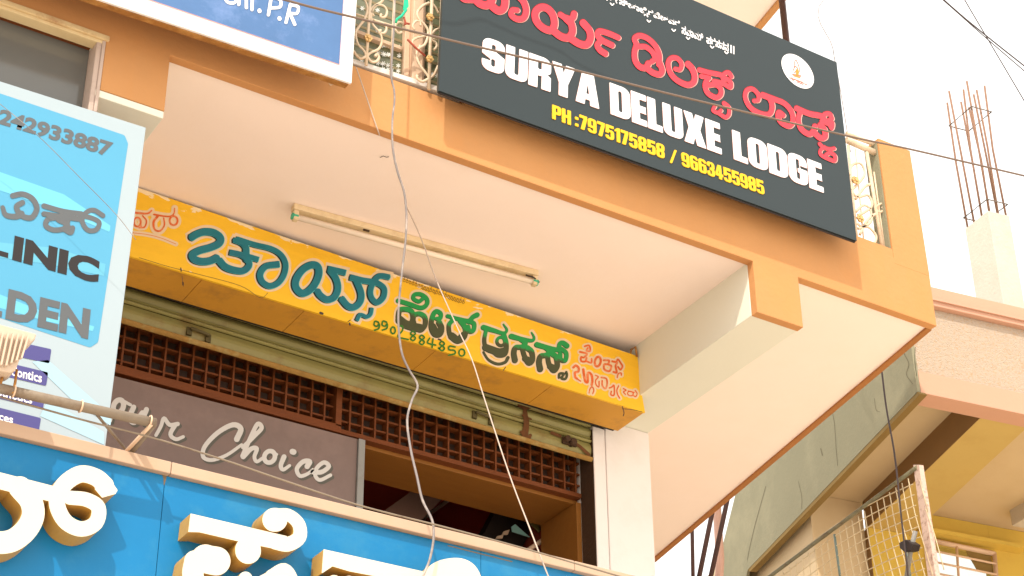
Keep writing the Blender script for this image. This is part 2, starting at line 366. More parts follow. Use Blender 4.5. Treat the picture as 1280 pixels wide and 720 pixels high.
# parapet pillar on the right end
pil = MB().prism([(6.10, FY-.001, zt-.02), (6.338, FY-.001, zt-.02), (6.325, FY-.001, 7.687), (6.10, FY-.001, 7.685)], (0, .11, 0)).build('parapet_pillar', [ORANGE], bd, .004)
MB().box(6.092, 6.0995, FY+.012, FY+.105, 6.93, 7.66).build('pillar_side_render', GREYPL, bd)
# sill / kerb along the top of the fascia
MB().prism([(2.6, FY+.002, 6.885), (3.55, FY+.002, 6.93), (3.55, FY+.002, 6.955), (2.6, FY+.002, 6.91)], (0, .22, 0)).build('window_sill', SILL, bd)
MB().box(3.555, 6.099, FY+.002, FY+.12, 6.90, 6.985).build('balcony_kerb', ORANGE, bd)
# wall behind the two upper signs
MB().box(-1.2, 2.6, FY+.05, FY+.2, 6.90, 9.6).build('upper_wall', ORANGE, bd)
MB().box(2.6, 4.3, FY+.75, FY+.9, 6.9, 9.6).build('upper_wall', ORANGE, bd)
MB().prism([(2.0, 5.95, 9.62), (6.33, 5.95, 9.62), (6.33+.155*3.2, 9.15, 9.62), (2.0, 9.15, 9.62)], (0, 0, .12)).build('upper_slab', CREAM, bd)
MB().prism([(6.332, 5.95, 9.60), (6.372, 5.95, 9.60), (6.372+.155*3.2, 9.15, 9.60), (6.332+.155*3.2, 9.15, 9.60)], (0, 0, .3)).build('upper_slab_edge', ORANGE, bd)
MB().box(2.0, 6.33, 5.91, 5.948, 9.60, 9.9).build('upper_fascia', ORANGE, bd)
# brown railing post up to the upper slab
a = Z(972, -2, 9.6)
pz = Y(983, 52, 7.0); MB().tube([(pz.x, 7.0, 7.0), (pz.x, 7.0, 9.62)], .021, 8).build('balcony_post', DSTEEL, bd)

# top-left window of the building, beside the left beam
MB().box(.6, 1.900, FY-.010, FY+.03, 6.556, 6.581).build('lintel_moulding', OLDPAINT, bd, .004)
MB().box(.6, 1.885, FY+.0, FY+.055, 6.540, 6.5555).build('lintel_moulding', FRAMEY, bd, .003)
w1 = MB().box(.6, 1.852, FY+.085, FY+.095, 5.9, 6.60).build('window', DGLASS, bd)
MB().box(.6, 1.850, FY+.056, FY+.084, 6.552, 6.60).build('frame', WOOD, w1)
MB().box(1.853, 1.874, FY+.001, FY+.10, 6.05, 6.555).build('frame', SILLP, w1, .004)
MB().box(1.874, 1.8885, FY-.004, FY+.10, 6.20, 6.555).build('frame', SILLP, w1, .004)
MB().box(1.86, XL-.001, FY+.002, FY+.34, ZB-.036, ZB-.002).build('beam_underside', PALE, bd, .003)

# shop back wall, interior
XR = 5.088
MB().box(XL+.25, XR+.2, 9.2, 9.3, 3.0, ZC).build('interior_back_wall', MAROON, bd)
MB().box(XL+.25, XR+.2, 7.5, 10.4, 3.4, 3.5).build('interior_floor', DARK, bd)
MB().box(XL+.25, XR+.05, 7.86, 9.19, ZC-.10, ZC-.02).build('interior_ceiling', MAROON, bd)
MB().box(XL+.252, XL+.35, 7.6, 10.4, 3.5, 6.5).build('interior_side_wall', MAROON, bd)
MB().box(XR+.07, XR+.12, 7.9, 10.4, 3.5, 6.5).build('interior_side_wall', MAROON, bd)
MB().box(XL+.2, XR+.05, 7.56, 7.62, 5.93, ZC-.02).build('wall_above_shutter', DARK, bd)
# jamb and deep board under the ventilator
zj = 5.905
MB().box(3.83, XR-.004, 7.43, 7.735, zj-.022, zj).build('soffit_board', LWOOD, bd, .002)
MB().box(XR-.03, XR-.002, 7.40, 7.735, 3.6, zj-.024).build('timber_jamb', LWOOD, bd, .002)
MB().box(XR-.001, XR+.003, 7.28, 7.40, 3.6, 6.25).build('shutter_channel', DARKRUST, bd)
MB().tube([Y(640, 702, 7.78), Y(706, 656, 7.78)], .013, 8).tube([Y(701, 660, 7.78), Y(704, 722, 7.78)], .013, 8).build('door_rail', FRAMEW, bd)
MB().prism([Y(478, 640, 8.1), Y(548, 590, 8.1), Y(580, 596, 8.1), Y(512, 665, 8.1)], (0, .1, 0)).build('interior_rafter', mat('dusty_rafter', (.16, .09, .07), .8, .2, 10, 0), bd)
MB().prism([Y(592, 690, 8.0), Y(625, 630, 8.0), Y(680, 640, 8.0), Y(632, 715, 8.0)], (0, .08, 0)).build('interior_rafter', DARK, bd)
MB().prism([Y(640, 658, 7.95), Y(644, 655, 7.95), Y(662, 671, 7.95), Y(641, 664, 7.95)], (0, .01, 0)).build('glazed_panel', TEALGL, bd)
for q in ((630, 664, 637, 668), (622, 670, 630, 673), (614, 680, 622, 683)): MB().prism([Y(q[0], q[1], 7.95), Y(q[2], q[1]-2, 7.95), Y(q[2]-2, q[3], 7.95), Y(q[0]-2, q[3], 7.95)], (0, .01, 0)).build('paper_scrap', FRAMEW, bd)
MB().prism([Y(662, 652, 7.9), Y(684, 656, 7.9), Y(674, 665, 7.9)], (0, .01, 0)).build('khaki_panel', OLIVE, bd)
mk = thing('scrap_of_thread', 'tiny dark scrap of thread stuck to the cream ceiling above the tube light', 'thread', tuple(Z(480, 196, ZC)))
MB().tube([Z(475, 197, ZC-.004), Z(479, 195, ZC-.006), Z(483, 196.5, ZC-.005), Z(486, 196, ZC-.003)], .0015, 5).build('thread', CBLACK, mk)
# ------------------------------------------------------------------ rolling shutter
SY = 7.30
HNDL = mat('dull_olive_handle', (.09, .07, .025), .6, .3, 20, .1)
sh = thing('rolling_shutter', 'olive green rolled up metal shutter with rusty lower edge above the shop opening', 'shutter', (3.8, SY, 6.1))
zl, zr = 6.104, 6.066; sx0, sx1 = XL+.25, XR-.004
def slat(z0, z1, m, dy=0, name='slat', crown=.012):
    b = MB(); n = 5; prof = []
    for k in range(n+1):
        t = k/n; prof.append((SY+dy-crown*math.sin(math.pi*t), z0+(z1-z0)*t))
    vs = []
    for (y, z) in prof:
        vs.append((b.b.verts.new((sx0, y, z+zl)), b.b.verts.new((sx1, y, z+zr))))
    bk = [(b.b.verts.new((sx0, SY+dy+.006, z+zl)), b.b.verts.new((sx1, SY+dy+.006, z+zr))) for z in (z0, z1)]
    for i in range(n): b.b.faces.new([vs[i][0], vs[i][1], vs[i+1][1], vs[i+1][0]])
    b.b.faces.new([vs[0][0], vs[0][1], bk[0][1], bk[0][0]]); b.b.faces.new([vs[-1][0], vs[-1][1], bk[1][1], bk[1][0]]); b.b.faces.new([bk[0][0], bk[0][1], bk[1][1], bk[1][0]])
    return b.build(name, m, sh)
slat(0, .028, RUST, -.012, 'bottom_bar', .016)
slat(.030, .108, OLIVE, 0)
slat(.111, .128, OLIVE, -.006, crown=.010)
slat(.131, .142, OLIVE, .0)
slat(.145, .195, OLIVE, -.002)
slat(.198, .212, OLIVE, -.008)
slat(.215, .30, OLIVE, 0)
slat(.30, .47, OLIVE, .004)
for (px, py) in ((249, 417), (604, 521)):
    p = Y(px, py, SY-.02); h = MB()
    h.tube([p+Vector((-.045, .02, .01)), p+Vector((-.045, -.012, .01)), p+Vector((.045, -.012, 0)), p+Vector((.045, .02, 0))], .008, 6)
    h.box(p.x-.06, p.x-.035, p.y+.0, p.y+.012, p.z-.02, p.z+.02).box(p.x+.035, p.x+.06, p.y+.0, p.y+.012, p.z-.03, p.z+.012)
    h.build('handle', HNDL, sh)
p = Y(713, 553, SY-.02); h = MB()
h.tube([p+Vector((-.03, .01, .005)), p+Vector((-.03, -.03, .005))], .016, 10).tube([p+Vector((.005, .01, -.003)), p+Vector((.005, -.03, -.003))], .018, 10)
h.box(p.x-.05, p.x+.035, p.y-.006, p.y+.004, p.z-.018, p.z+.02); h.build('lock', DARKRUST, sh)
RST = mat('rust_stain', (.13, .05, .015), .8, .4, 30, .2)
glyph('rust_patch', [([(650, 506), (656, 509), (662, 508)], 6), ([(656, 510), (657, 520), (658, 530), (656, 545)], (5, 8)), ([(652, 540), (660, 548), (663, 544)], 4), ([(653, 519), (664, 524)], 2)], [], lambda x, y: Y(x, y, SY-.0165), RST, sh)
glyph('rust_patch', [([(700, 545), (690, 541)], 4), ([(704, 547), (722, 556), (736, 568)], (3, 4))], [], lambda x, y: Y(x, y, SY-.0165), RST, sh)

# ------------------------------------------------------------------ wooden lattice ventilator
LY = 7.40
la = thing('lattice_ventilator', 'brown wooden lattice grille between the rolled shutter and the soffit board', 'lattice', (3.8, LY, 6.0))
z0, z1 = 5.925, 6.20
xm = Y(421, 530, LY).x
x0 = XL+.25; pitch = .0685
x = x0+.04; xs = []
while x < XR-.01:
    if abs(x-xm) > .03: xs.append(x)
    x += pitch
me = None
for i, x in enumerate(xs):
    if me is None:
        o = MB().box(x-.0045, x+.0045, LY-.006, LY+.045, z0, z1).build('vertical_bar', WOOD, la); me = o; bx0 = x
    else:
        c = me.copy(); c.location.x = x-bx0; COL.objects.link(c)
hb = None
for k in range(4):
    z = z0+.052+k*.063
    if hb is None: hb = MB().box(x0, XR-.006, LY+.001, LY+.038, z-.0045, z+.0045).build('horizontal_bar', WOOD, la); hz = z
    else: c = hb.copy(); c.location.z = z-hz; COL.objects.link(c)
MB().box(x0, XR-.008, LY-.016, LY+.05, z0-.024, z0).build('bottom_rail', WOOD, la, .002)
MB().box(x0, xm+.01, LY-.03, LY-.018, z0-.03, z0+.012).build('bottom_rail', WOOD, la, .002)
MB().box(xm-.022, xm+.010, LY-.03, LY+.05, z0+.001, z1).build('stile', WOOD, la, .002)
MB().box(x0, XR-.01, LY+.10, LY+.11, z0-.01, z1+.1).build('backing_panel', mat('dusty_backing', (.085, .05, .036), .8, .3, 6, 0), la)

# ------------------------------------------------------------------ script board in the shop opening
HY = 7.37
hc = thing('script_board', 'mauve brown board with Your Choice in silver script, under the lattice', 'sign', (3.2, HY, 5.7))
q = [Y(*p, HY) for p in ((60, 450), (444, 557), (437, 640), (60, 540))]
q = [Vector((2.42, HY, 5.872)), Vector((3.785, HY, 5.885)), Vector((3.785, HY, 5.30)), Vector((2.42, HY, 5.30))]
MB().prism(q, (0, .01, 0)).build('panel', CHOICE, hc)
MB().box(3.787, 3.822, HY-.012, HY+.02, 5.30, 5.885).build('steel_frame', STEEL, hc, .002)
hf = lambda d: (lambda x, y: Y(x, y, HY-d))
CH = {'C': [([(296, 549), (301, 536), (291, 531), (272, 541), (256, 558), (254, 571), (265, 575), (283, 569), (302, 556)], (5.5, 3))],
      'h': [([(304, 559), (318, 545), (327, 535), (322, 530), (314, 545), (303, 570)], 4.2), ([(304, 571), (314, 561), (321, 561), (318, 571), (321, 577), (329, 572)], (4.8, 3))],
      'o': [(ell(337, 571, 6.5, 7.5, .5), 4.4), ([(338, 563), (346, 568)], 2.6)],
      'i': [([(355, 571), (351, 582), (354, 587), (362, 582)], (4.8, 3)), ([(365.5, 564.5), (367, 565)], 5.5)],
      'c': [([(384, 583), (387, 577), (379, 577), (371, 586), (375, 595), (385, 592), (391, 587)], (5.2, 3))],
      'e': [([(391, 590), (402, 590), (411, 583), (405, 578), (396, 585), (394, 594), (400, 600), (413, 594)], (4.6, 3.4))],
      'Y': [([(108, 474), (112, 489), (120, 493), (130, 483)], 5), ([(133, 474), (124, 496), (112, 515)], 5)],
      'o2': [(ell(148, 508, 6, 8.5, .4), 5), ([(141, 516), (138, 526)], 3), ([(152, 500), (163, 506)], 3)],
      'u': [([(167, 509), (162, 522), (168, 528), (178, 516)], 5), ([(183, 512), (178, 527), (186, 530)], (5, 3.4))],
      'r': [([(195, 544), (201, 533), (205, 523), (212, 531), (222, 530)], (3.4, 4.2)), ([(219, 531), (213, 543), (220, 549), (229, 546)], (4.5, 3.2))]}
for k, st in CH.items():
    st = [(p, tuple(q*1.3 for q in w) if isinstance(w, tuple) else w*1.3) for p, w in st]
    o = glyph('letter', st, [], hf(.002+.0004*(len(k)+ord(k[0]) & 1)), CHW, hc, grow=0)
    glyph('letter_shadow', st, [], hf(.0008+.0004*(len(k)+ord(k[0]) & 1)), CHS, o, grow=.5, shift=(2.2, 2.6))

# ------------------------------------------------------------------ yellow hair dressers' sign box
GY = 6.955
ys = thing('yellow_sign_box', 'long yellow painted box sign with teal and green Kannada lettering above the shutter', 'sign', (3.8, GY, 6.4))
TL, BLc = Y(175.6, 234.2, GY), Y(165.2, 321, GY); TRc, BRc = Y(797.7, 445.3, GY), Y(806.3, 515.7, GY)
kx = lambda a, b, x: a+(b-a)*((x-a.x)/(b.x-a.x))
TLx, BLx = kx(TL, TRc, XL+.003), kx(BLc, BRc, XL+.003)
TLx.z = min(TLx.z, ZC-.003)
TR2 = Vector((XB0-.004, GY, TRc.z)); BR2 = Vector((XB0-.004+.0, GY, BRc.z))
# painted face with worn upper edge
ymat = YEL.copy(); ymat.name = 'yellow_worn_face'
n = ymat.node_tree.nodes; L = ymat.node_tree.links.new
g = n.new('ShaderNodeNewGeometry'); sp = n.new('ShaderNodeSeparateXYZ'); L(g.outputs['Position'], sp.inputs[0])
kz = (TR2.z-TLx.z)/(TR2.x-TLx.x)
a = n.new('ShaderNodeMath'); a.operation = 'MULTIPLY_ADD'; a.inputs[1].default_value = -kz; a.inputs[2].default_value = kz*TLx.x-TLx.z; L(sp.outputs[0], a.inputs[0])
b = n.new('ShaderNodeMath'); L(sp.outputs[2], b.inputs[0]); L(a.outputs[0], b.inputs[1])
r = n.new('ShaderNodeMapRange'); r.inputs[1].default_value = -.055; r.inputs[2].default_value = 0; r.inputs[3].default_value = 0; r.inputs[4].default_value = .21; L(b.outputs[0], r.inputs[0])
no = n.new('ShaderNodeTexNoise'); no.inputs['Scale'].default_value = 9; no.inputs['Detail'].default_value = 9; mpp = n.new('ShaderNodeMapping'); mpp.inputs['Scale'].default_value = (1, 1, 2.6); L(g.outputs['Position'], mpp.inputs[0]); L(mpp.outputs[0], no.inputs['Vector'])
c = n.new('ShaderNodeMath'); L(r.outputs[0], c.inputs[0]); L(no.outputs[0], c.inputs[1])
d = n.new('ShaderNodeMapRange'); d.inputs[1].default_value = .715; d.inputs[2].default_value = .725; L(c.outputs[0], d.inputs[0])
mx = n.new('ShaderNodeMix'); mx.data_type = 'RGBA'; mx.inputs[7].default_value = (.80, .66, .42, 1)
pb = n['Principled BSDF']; src = pb.inputs['Base Color'].links[0].from_socket; L(src, mx.inputs[6]); L(d.outputs[0], mx.inputs[0]); L(mx.outputs[2], pb.inputs['Base Color'])
MB().prism([TLx, TR2, BR2, BLx], (0, .012, 0)).build('front_panel', ymat, ys)
# the sign runs a few cm past the beam edge at its lower right corner, where the end board turns back
MB().prism([TR2+Vector((0, .001, -.001)), Vector((XB0+.012, GY-.001, ZB-.001)), Vector((BRc.x, GY-.001, BRc.z)), BR2+Vector((0, .0, 0))], (0, .012, 0)).build('end_flap', YEL, ys)
# bottom boards with open joints
seams = [Z(209, 332, BLx.z).x, Z(253.7, 348, BLc.z).x, Z(381, 387, BLc.z).x, Z(541, 440, BLc.z).x, Z(686.8, 484.6, BRc.z).x]
seams = [XL+.004]+[s for s in sorted(seams[1:])]+[BRc.x-.003]
zb = lambda x: BLx.z+(BRc.z-BLx.z)*(x-BLx.x)/(BRc.x-BLx.x)
for i in range(len(seams)-1):
    a, b = seams[i]+.0014, seams[i+1]-.0014
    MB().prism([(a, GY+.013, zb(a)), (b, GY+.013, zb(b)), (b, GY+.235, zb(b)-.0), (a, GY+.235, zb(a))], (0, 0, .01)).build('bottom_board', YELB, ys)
MB().prism([(XL+.004, GY+.236, zb(XL)), (XB0, GY+.236, zb(XB0)), (XB0, GY+.236, TR2.z), (XL+.004, GY+.236, TLx.z)], (0, .012, 0)).build('back_panel', DARK, ys)
MB().prism([TLx+Vector((0, .0125, -.015)), TR2+Vector((0, .0125, -.015)), TR2+Vector((0, .235, -.015)), TLx+Vector((0, .235, -.015))], (0, 0, .010)).build('top_board', DARK, ys)
MB().tube([TR2+Vector((-.03, .02, .0)), TR2+Vector((-.025, .02, .04)), TR2+Vector((-.01, .0, .05)), TR2+Vector((-.012, -.01, -.01))], .006, 6).build('fixing_hook', BROWN, ys)
gf = lambda d: (lambda x, y: Y(x, y, GY-d))
zz = Y(560, 432, GY); zy = Y(690, 452, GY)
GRN = green_fade(((zz.x-.20, Y(500, 384, GY).z), (Y(700, 447, GY).x, Y(700, 447, GY).z)))
Y1 = (220, 270, 7.2); Y2 = (350, 310, 7.2); Y3 = (450, 330, 6.0); Y4 = (590, 380, 7.2)
teal = [
 zs(*Y1, [([(135, 195), (190, 162), (262, 140), (340, 150), (398, 195), (388, 245), (320, 280), (220, 308), (150, 345), (160, 385), (225, 408), (310, 402), (375, 372)], 62),
          ([(385, 395), (440, 455), (520, 485), (605, 492), (655, 450), (648, 400), (585, 350), (485, 325)], (62, 46)),
          ([(520, 215), (590, 242), (628, 285), (630, 345), (640, 400)], (46, 62)),
          ([(640, 362), (742, 392)], 46),
          ([(545, 205), (700, 255), (850, 292), (940, 345), (985, 430), (970, 530), (915, 605), (840, 628), (775, 590), (758, 520), (810, 452), (930, 432)], (42, 54))]),
 zs(*Y2, [([(290, 150), (210, 190), (150, 270), (140, 345), (185, 402), (245, 395), (310, 330), (348, 240), (340, 170), (290, 150)], 60),
          ([(432, 185), (590, 222)], 50), ([(450, 200), (505, 280), (520, 370), (485, 445), (420, 462), (362, 425), (335, 385)], 56)]),
 zs(*Y2, [([(632, 262), (740, 290), (845, 305)], 50), ([(685, 290), (728, 400), (722, 480), (672, 530), (610, 520), (550, 450)], (54, 56)),
          ([(985, 262), (905, 250), (855, 285), (815, 370), (822, 445), (872, 490), (928, 445), (938, 370), (895, 325), (830, 300)], 46)]),
 zs(*Y2, [([(692, 650), (722, 600), (780, 618), (815, 595), (826, 540)], 30)])]
green = [
 zs(*Y3, [([(288, 275), (380, 303), (455, 328), (500, 305), (502, 262), (460, 228), (412, 228), (402, 258), (440, 280), (470, 262)], (32, 26)),
          ([(338, 338), (298, 350), (292, 420), (335, 455), (385, 440), (400, 400), (385, 352), (338, 338)], 36),
          ([(400, 395), (412, 460), (452, 495), (488, 460), (488, 400), (445, 372), (400, 395)], 34), ([(300, 420), (340, 450), (400, 470), (450, 480)], 60)]),
 zs(*Y3, [([(575, 410), (603, 405), (605, 370), (570, 355), (545, 395), (535, 470), (560, 525), (600, 525), (612, 480), (595, 440)], (26, 42)), ([(545, 470), (575, 520), (605, 500)], 52)]),
 zs(*Y3, [([(658, 390), (740, 412), (815, 425), (850, 395), (880, 380)], (26, 34)), ([(705, 412), (668, 460), (680, 540), (735, 578), (785, 545), (790, 480), (755, 425)], (28, 36)), ([(690, 540), (735, 570), (778, 535)], 52),
          ([(810, 430), (855, 445), (852, 495), (822, 505), (812, 470)], 30)]),
 zs(*Y4, [([(105, 210), (200, 238), (285, 262), (315, 232), (285, 182)], (44, 10)), ([(128, 235), (112, 330), (135, 405), (195, 432), (240, 460), (300, 445), (310, 360), (290, 285)], (30, 42)),
          ([(125, 390), (180, 410), (245, 430), (295, 420)], 60), (ell(262, 335, 36, 38), 24), ([(105, 432), (150, 500), (230, 538), (300, 522), (325, 482)], (14, 26))]),
 zs(*Y4, [([(355, 290), (450, 315), (540, 328), (560, 300), (538, 255)], (44, 9)), ([(440, 320), (482, 352), (450, 385), (395, 392), (378, 440), (388, 505)], (36, 48)),
          ([(450, 385), (475, 470), (510, 530), (545, 505), (538, 430), (500, 395)], (38, 46)), ([(480, 490), (535, 515)], 50)]),
 zs(*Y4, [([(585, 365), (700, 398), (785, 415)], (44, 36)), ([(665, 395), (700, 430), (665, 460), (620, 470), (605, 520), (615, 585)], (36, 50)),
          ([(680, 455), (695, 540), (735, 598), (768, 560), (760, 480), (728, 450)], (38, 46)), ([(705, 560), (755, 580)], 50),
          ([(780, 410), (792, 358), (820, 350), (855, 375)], (32, 44)), ([(800, 400), (848, 440), (842, 505), (800, 500), (795, 450)], 36)]),
 zs(*Y4, [([(785, 660), (790, 625), (828, 628), (808, 665), (842, 672), (856, 640), (850, 612)], 17)])]
for qi, st in enumerate(teal):
    e_ = .0003*(qi % 2); o = glyph('letter', st, [], gf(.0040+e_), TEAL, ys, grow=.15, shift=(.0, -.1), cell=.5, butt=True)
    glyph('letter_outline', st, [], gf(.0010+e_), HALO, o, grow=3.9, butt=True)
    glyph('letter_edge', st, [], gf(.0018+e_), INK, o, grow=.75, shift=(-1.2, .45), cell=.5, butt=True)
    glyph('letter_highlight', st, [], gf(.0026+e_), TEALL, o, grow=.45, shift=(.45, .15), cell=.5, butt=True)
for qi, st in enumerate(green):
    e_ = .0003*(qi % 2); o = glyph('letter', st, [], gf(.0026+e_), GRN, ys, grow=.25, cell=.45)
    glyph('letter_outline', st, [], gf(.0010+e_), HALO, o, grow=3.0)
    glyph('letter_edge', st, [], gf(.0018+e_), INK, o, grow=.35, shift=(-.5, .5), cell=.5)
nine = lambda x, y: [([(x+34, y), (x+8, y-8), (x, y+20), (x+22, y+30), (x+38, y+12), (x+36, y+45), (x+2, y+60)], 9)]
eight = lambda x, y: [([(x+32, y+2), (x+14, y-8), (x, y+10), (x+16, y+24), (x+36, y+42), (x+20, y+62), (x, y+48), (x+16, y+26), (x+34, y+14), (x+32, y+2)], 9)]
dig = [nine(106, 437), nine(166, 436), [(ell(248, 497, 17, 25), 9)], [([(290, 468), (318, 466), (318, 500), (285, 545), (362, 566)], 9)], eight(380, 512), eight(447, 542),
       [([(522, 556), (508, 592), (568, 608)], 9), ([(548, 560), (540, 628)], 9)], [([(590, 630), (594, 632)], 10)], eight(598, 588), [([(714, 622), (672, 616), (668, 642), (708, 648), (712, 672), (664, 684)], 9)], [(ell(764, 664, 22, 26), 9)]]
for st in dig: glyph('digit', zs(*Y3, [(p, w*1.35) for p, w in st]), [], gf(.0034), GRNP, ys, cell=.4)
# the pale red writing on both ends
Y5 = (700, 410, 7.2); Y0 = (160, 240, 6.0)
redr = [zs(*Y5, [([(222, 165), (262, 158), (272, 205), (240, 205), (250, 180)], 13), ([(180, 215), (242, 232), (215, 265), (190, 262), (192, 298), (228, 300), (240, 270)], 14), ([(240, 300), (282, 312), (284, 278)], 13)]),
        zs(*Y5, [(ell(340, 302, 26, 44, .2), 17)]),
        zs(*Y5, [([(395, 290), (440, 292), (432, 325), (398, 328), (400, 372), (445, 388), (462, 345), (440, 330)], 15), ([(470, 300), (512, 312), (500, 345), (510, 400), (480, 395)], 15), ([(512, 300), (522, 282), (548, 318), (562, 345), (545, 375), (522, 350)], 13), ([(515, 445), (525, 412), (550, 405), (552, 425)], 10)]),
        zs(*Y5, [([(120, 355), (142, 338), (168, 358), (165, 392), (135, 402), (138, 440), (152, 455)], 17), ([(150, 455), (185, 478)], 9), ([(210, 372), (218, 430), (228, 480), (250, 485), (248, 420), (262, 402), (285, 425), (292, 475), (285, 512)], 17), ([(262, 585), (272, 545), (290, 530), (305, 560), (295, 590)], 9)]),
        zs(*Y5, [([(318, 425), (345, 440), (322, 470), (325, 510), (350, 530), (352, 480)], 9), ([(372, 445), (415, 455), (425, 500), (410, 545), (382, 520), (380, 475)], 12)]),
        zs(*Y5, [([(445, 540), (468, 530), (485, 515), (490, 560), (485, 605), (458, 600), (462, 570)], 11), ([(528, 520), (512, 560), (520, 600), (538, 632)], 9), ([(570, 545), (595, 560), (572, 575), (590, 598)], 9)]),
        zs(*Y5, [(ell(634, 590, 26, 20, .2), 8), ([(612, 566), (668, 580)], 8), ([(676, 562), (694, 590), (682, 618), (664, 610)], 8)])]
redl = [zs(*Y0, [([(20, 150), (95, 160), (150, 160), (178, 138)], (14, 9)), (ell(70, 225, 26, 34), 11), ([(110, 178), (138, 215), (125, 262), (85, 268)], 9), ([(95, 240), (100, 268)], 9)]),
        zs(*Y0, [([(195, 168), (260, 180), (318, 182), (345, 160), (350, 122)], (11, 7)), ([(222, 182), (192, 225), (200, 280), (240, 292), (272, 250), (268, 195)], (15, 8)), (ell(342, 215, 30, 34), 12)]),
        zs(*Y0, [([(10, 303), (140, 318), (250, 346), (360, 390)], (3, 3))])]
for qi, (st, gw) in enumerate([(s, 2.2) for s in redr]+[(redl[0], 2.6), (redl[1], 3.4), (redl[2], 2.6)]):
    e_ = .0003*(qi % 3)
    st = [(p, tuple(q*1.25 for q in w) if isinstance(w, tuple) else w*1.25) for p, w in st]
    o = glyph('letter', st, [], gf(.0022+e_), REDP, ys, cell=.4); glyph('letter_outline', st, [], gf(.0010+e_), HALO, o, grow=gw, cell=.5)
# tiny blessing line painted along the top
tb = []
xx = 504.0
while xx < 580:
    yy = 349.5+(xx-504)*.37; k = random.random()
    tb.append(([(xx, yy-1.6), (xx+2.4, yy-.8)], .7)); tb.append((ell(xx+1.2, yy+1.2, 1.3, 1.5), .65))
    if k > .5: tb.append(([(xx+1, yy+2.5), (xx+2.6, yy+4.5), (xx+3.4, yy+2.6)], .6))
    if k < .35: tb.append(([(xx+1.6, yy-2), (xx+2.6, yy-3.8)], .6))
    xx += 3.7
glyph('small_lettering', tb, [], gf(.0016), mat('brown_brush_paint', (.26, .14, .02), .6, .2, 30, 0), ys, cell=.35)

for P, w in (([(226, 335), (226.5, 339)], 1.4), ([(227.5, 345), (229, 358)], .6), ([(228.6, 353), (228.8, 356)], 1.8), ([(174, 322), (210, 333), (245, 342), (300, 357), (325, 372), (335, 366)], .5), ([(400.5, 391), (403, 392)], 3), ([(435, 402), (438, 400)], 1), ([(437, 404), (437.5, 406)], 2), ([(629, 463), (632, 459)], 1), ([(778, 508), (780, 516), (779, 520)], 1), ([(778, 511), (790, 512), (803, 515)], .7), ([(548, 424), (551, 425)], 2)):
    glyph('mark', [(P, w)], [], gf(.0016), CBLACK, ys, cell=.3)
# ------------------------------------------------------------------ tube light on the ceiling
a, b = Z(366, 256, ZC), Z(671, 340, ZC)
tl = thing('tube_light', 'unlit fluorescent tube on a cream batten with green end caps under the ceiling', 'tube light', tuple((a+b)/2))
d = (b-a).normalized(); nrm = Vector((d.y, -d.x, 0))          # towards the street
up = Vector((0, 0, 1))
def bar(p, q, w, h, zoff, side=0):
    o = nrm*side
    return [p+o-nrm*w/2+up*(zoff-h), q+o-nrm*w/2+up*(zoff-h), q+o+nrm*w/2+up*(zoff-h), p+o+nrm*w/2+up*(zoff-h),
            p+o-nrm*w/2+up*zoff, q+o-nrm*w/2+up*zoff, q+o+nrm*w/2+up*zoff, p+o+nrm*w/2+up*zoff]
MB().hexa(bar(a, b, .042, .030, -.001, .0)).build('batten', BATTEN, tl, .003)
for p, s_ in ((a, 1), (b, -1)):
    MB().hexa(bar(p+d*s_*.004, p+d*s_*.028, .03, .050, -.032)).build('lamp_holder', BATTEN, tl, .003)
    q0 = p+d*s_*.002-up*.062
    MB().tube([q0+d*s_*.024, q0-d*s_*.004], .0165, 12).build('end_cap', GREEN, tl)
MB().tube([a+d*.028-up*.062, b-d*.028-up*.062], .0135, 14).build('glass_tube', TUBEG, tl)
MB().tube([(a+d*.35)-up*.0325+nrm*.005, (a+d*.38)-up*.033+nrm*.005], .006, 6).build('starter', DARKRUST, tl)
MB().tube([b-d*.06-up*.035, b-d*.03-up*.05+nrm*.02, b+d*.012-up*.055], .004, 6).build('lead', CBLACK, tl)

# ------------------------------------------------------------------ lodge sign board
BY = 5.885
lb = thing('lodge_sign', 'large slate grey lodge board with red, white and yellow lettering above the fascia', 'sign', (4.6, BY, 7.4))
bl, br, tr = Y(548.5, 113, BY), Y(1071, 301, BY), Y(1045.8, 77.8, BY)
tlc = Vector((bl.x+.03, BY, 8.0))
MB().prism([bl, br, tr, tlc], (0, .018, 0)).build('face_panel', [SLATE], lb)
MB().tube([bl+Vector((.006, .012, -.004)), br+Vector((-.006, .012, -.004))], .005, 6).build('edge_strip', METALF, lb)
MB().prism([bl+Vector((.05, .0225, .06)), br+Vector((-.05, .0225, .06)), tr+Vector((-.05, .0225, -.05)), tlc+Vector((.05, .0225, -.05))], (0, .03, 0)).build('rear_frame', METALF, lb)
for f in (.12, .5, .88):
    x = bl.x+(br.x-bl.x)*f; MB().box(x-.015, x+.015, BY+.053, FY+.02, 7.0, 7.03).build('bracket', METALF, lb)
lf = lambda d: (lambda x, y: Y(x, y, BY-d))
A_ = (555, 0, 4.8); B_ = (770, 40, 6.0); C_ = (910, 90, 5.54)
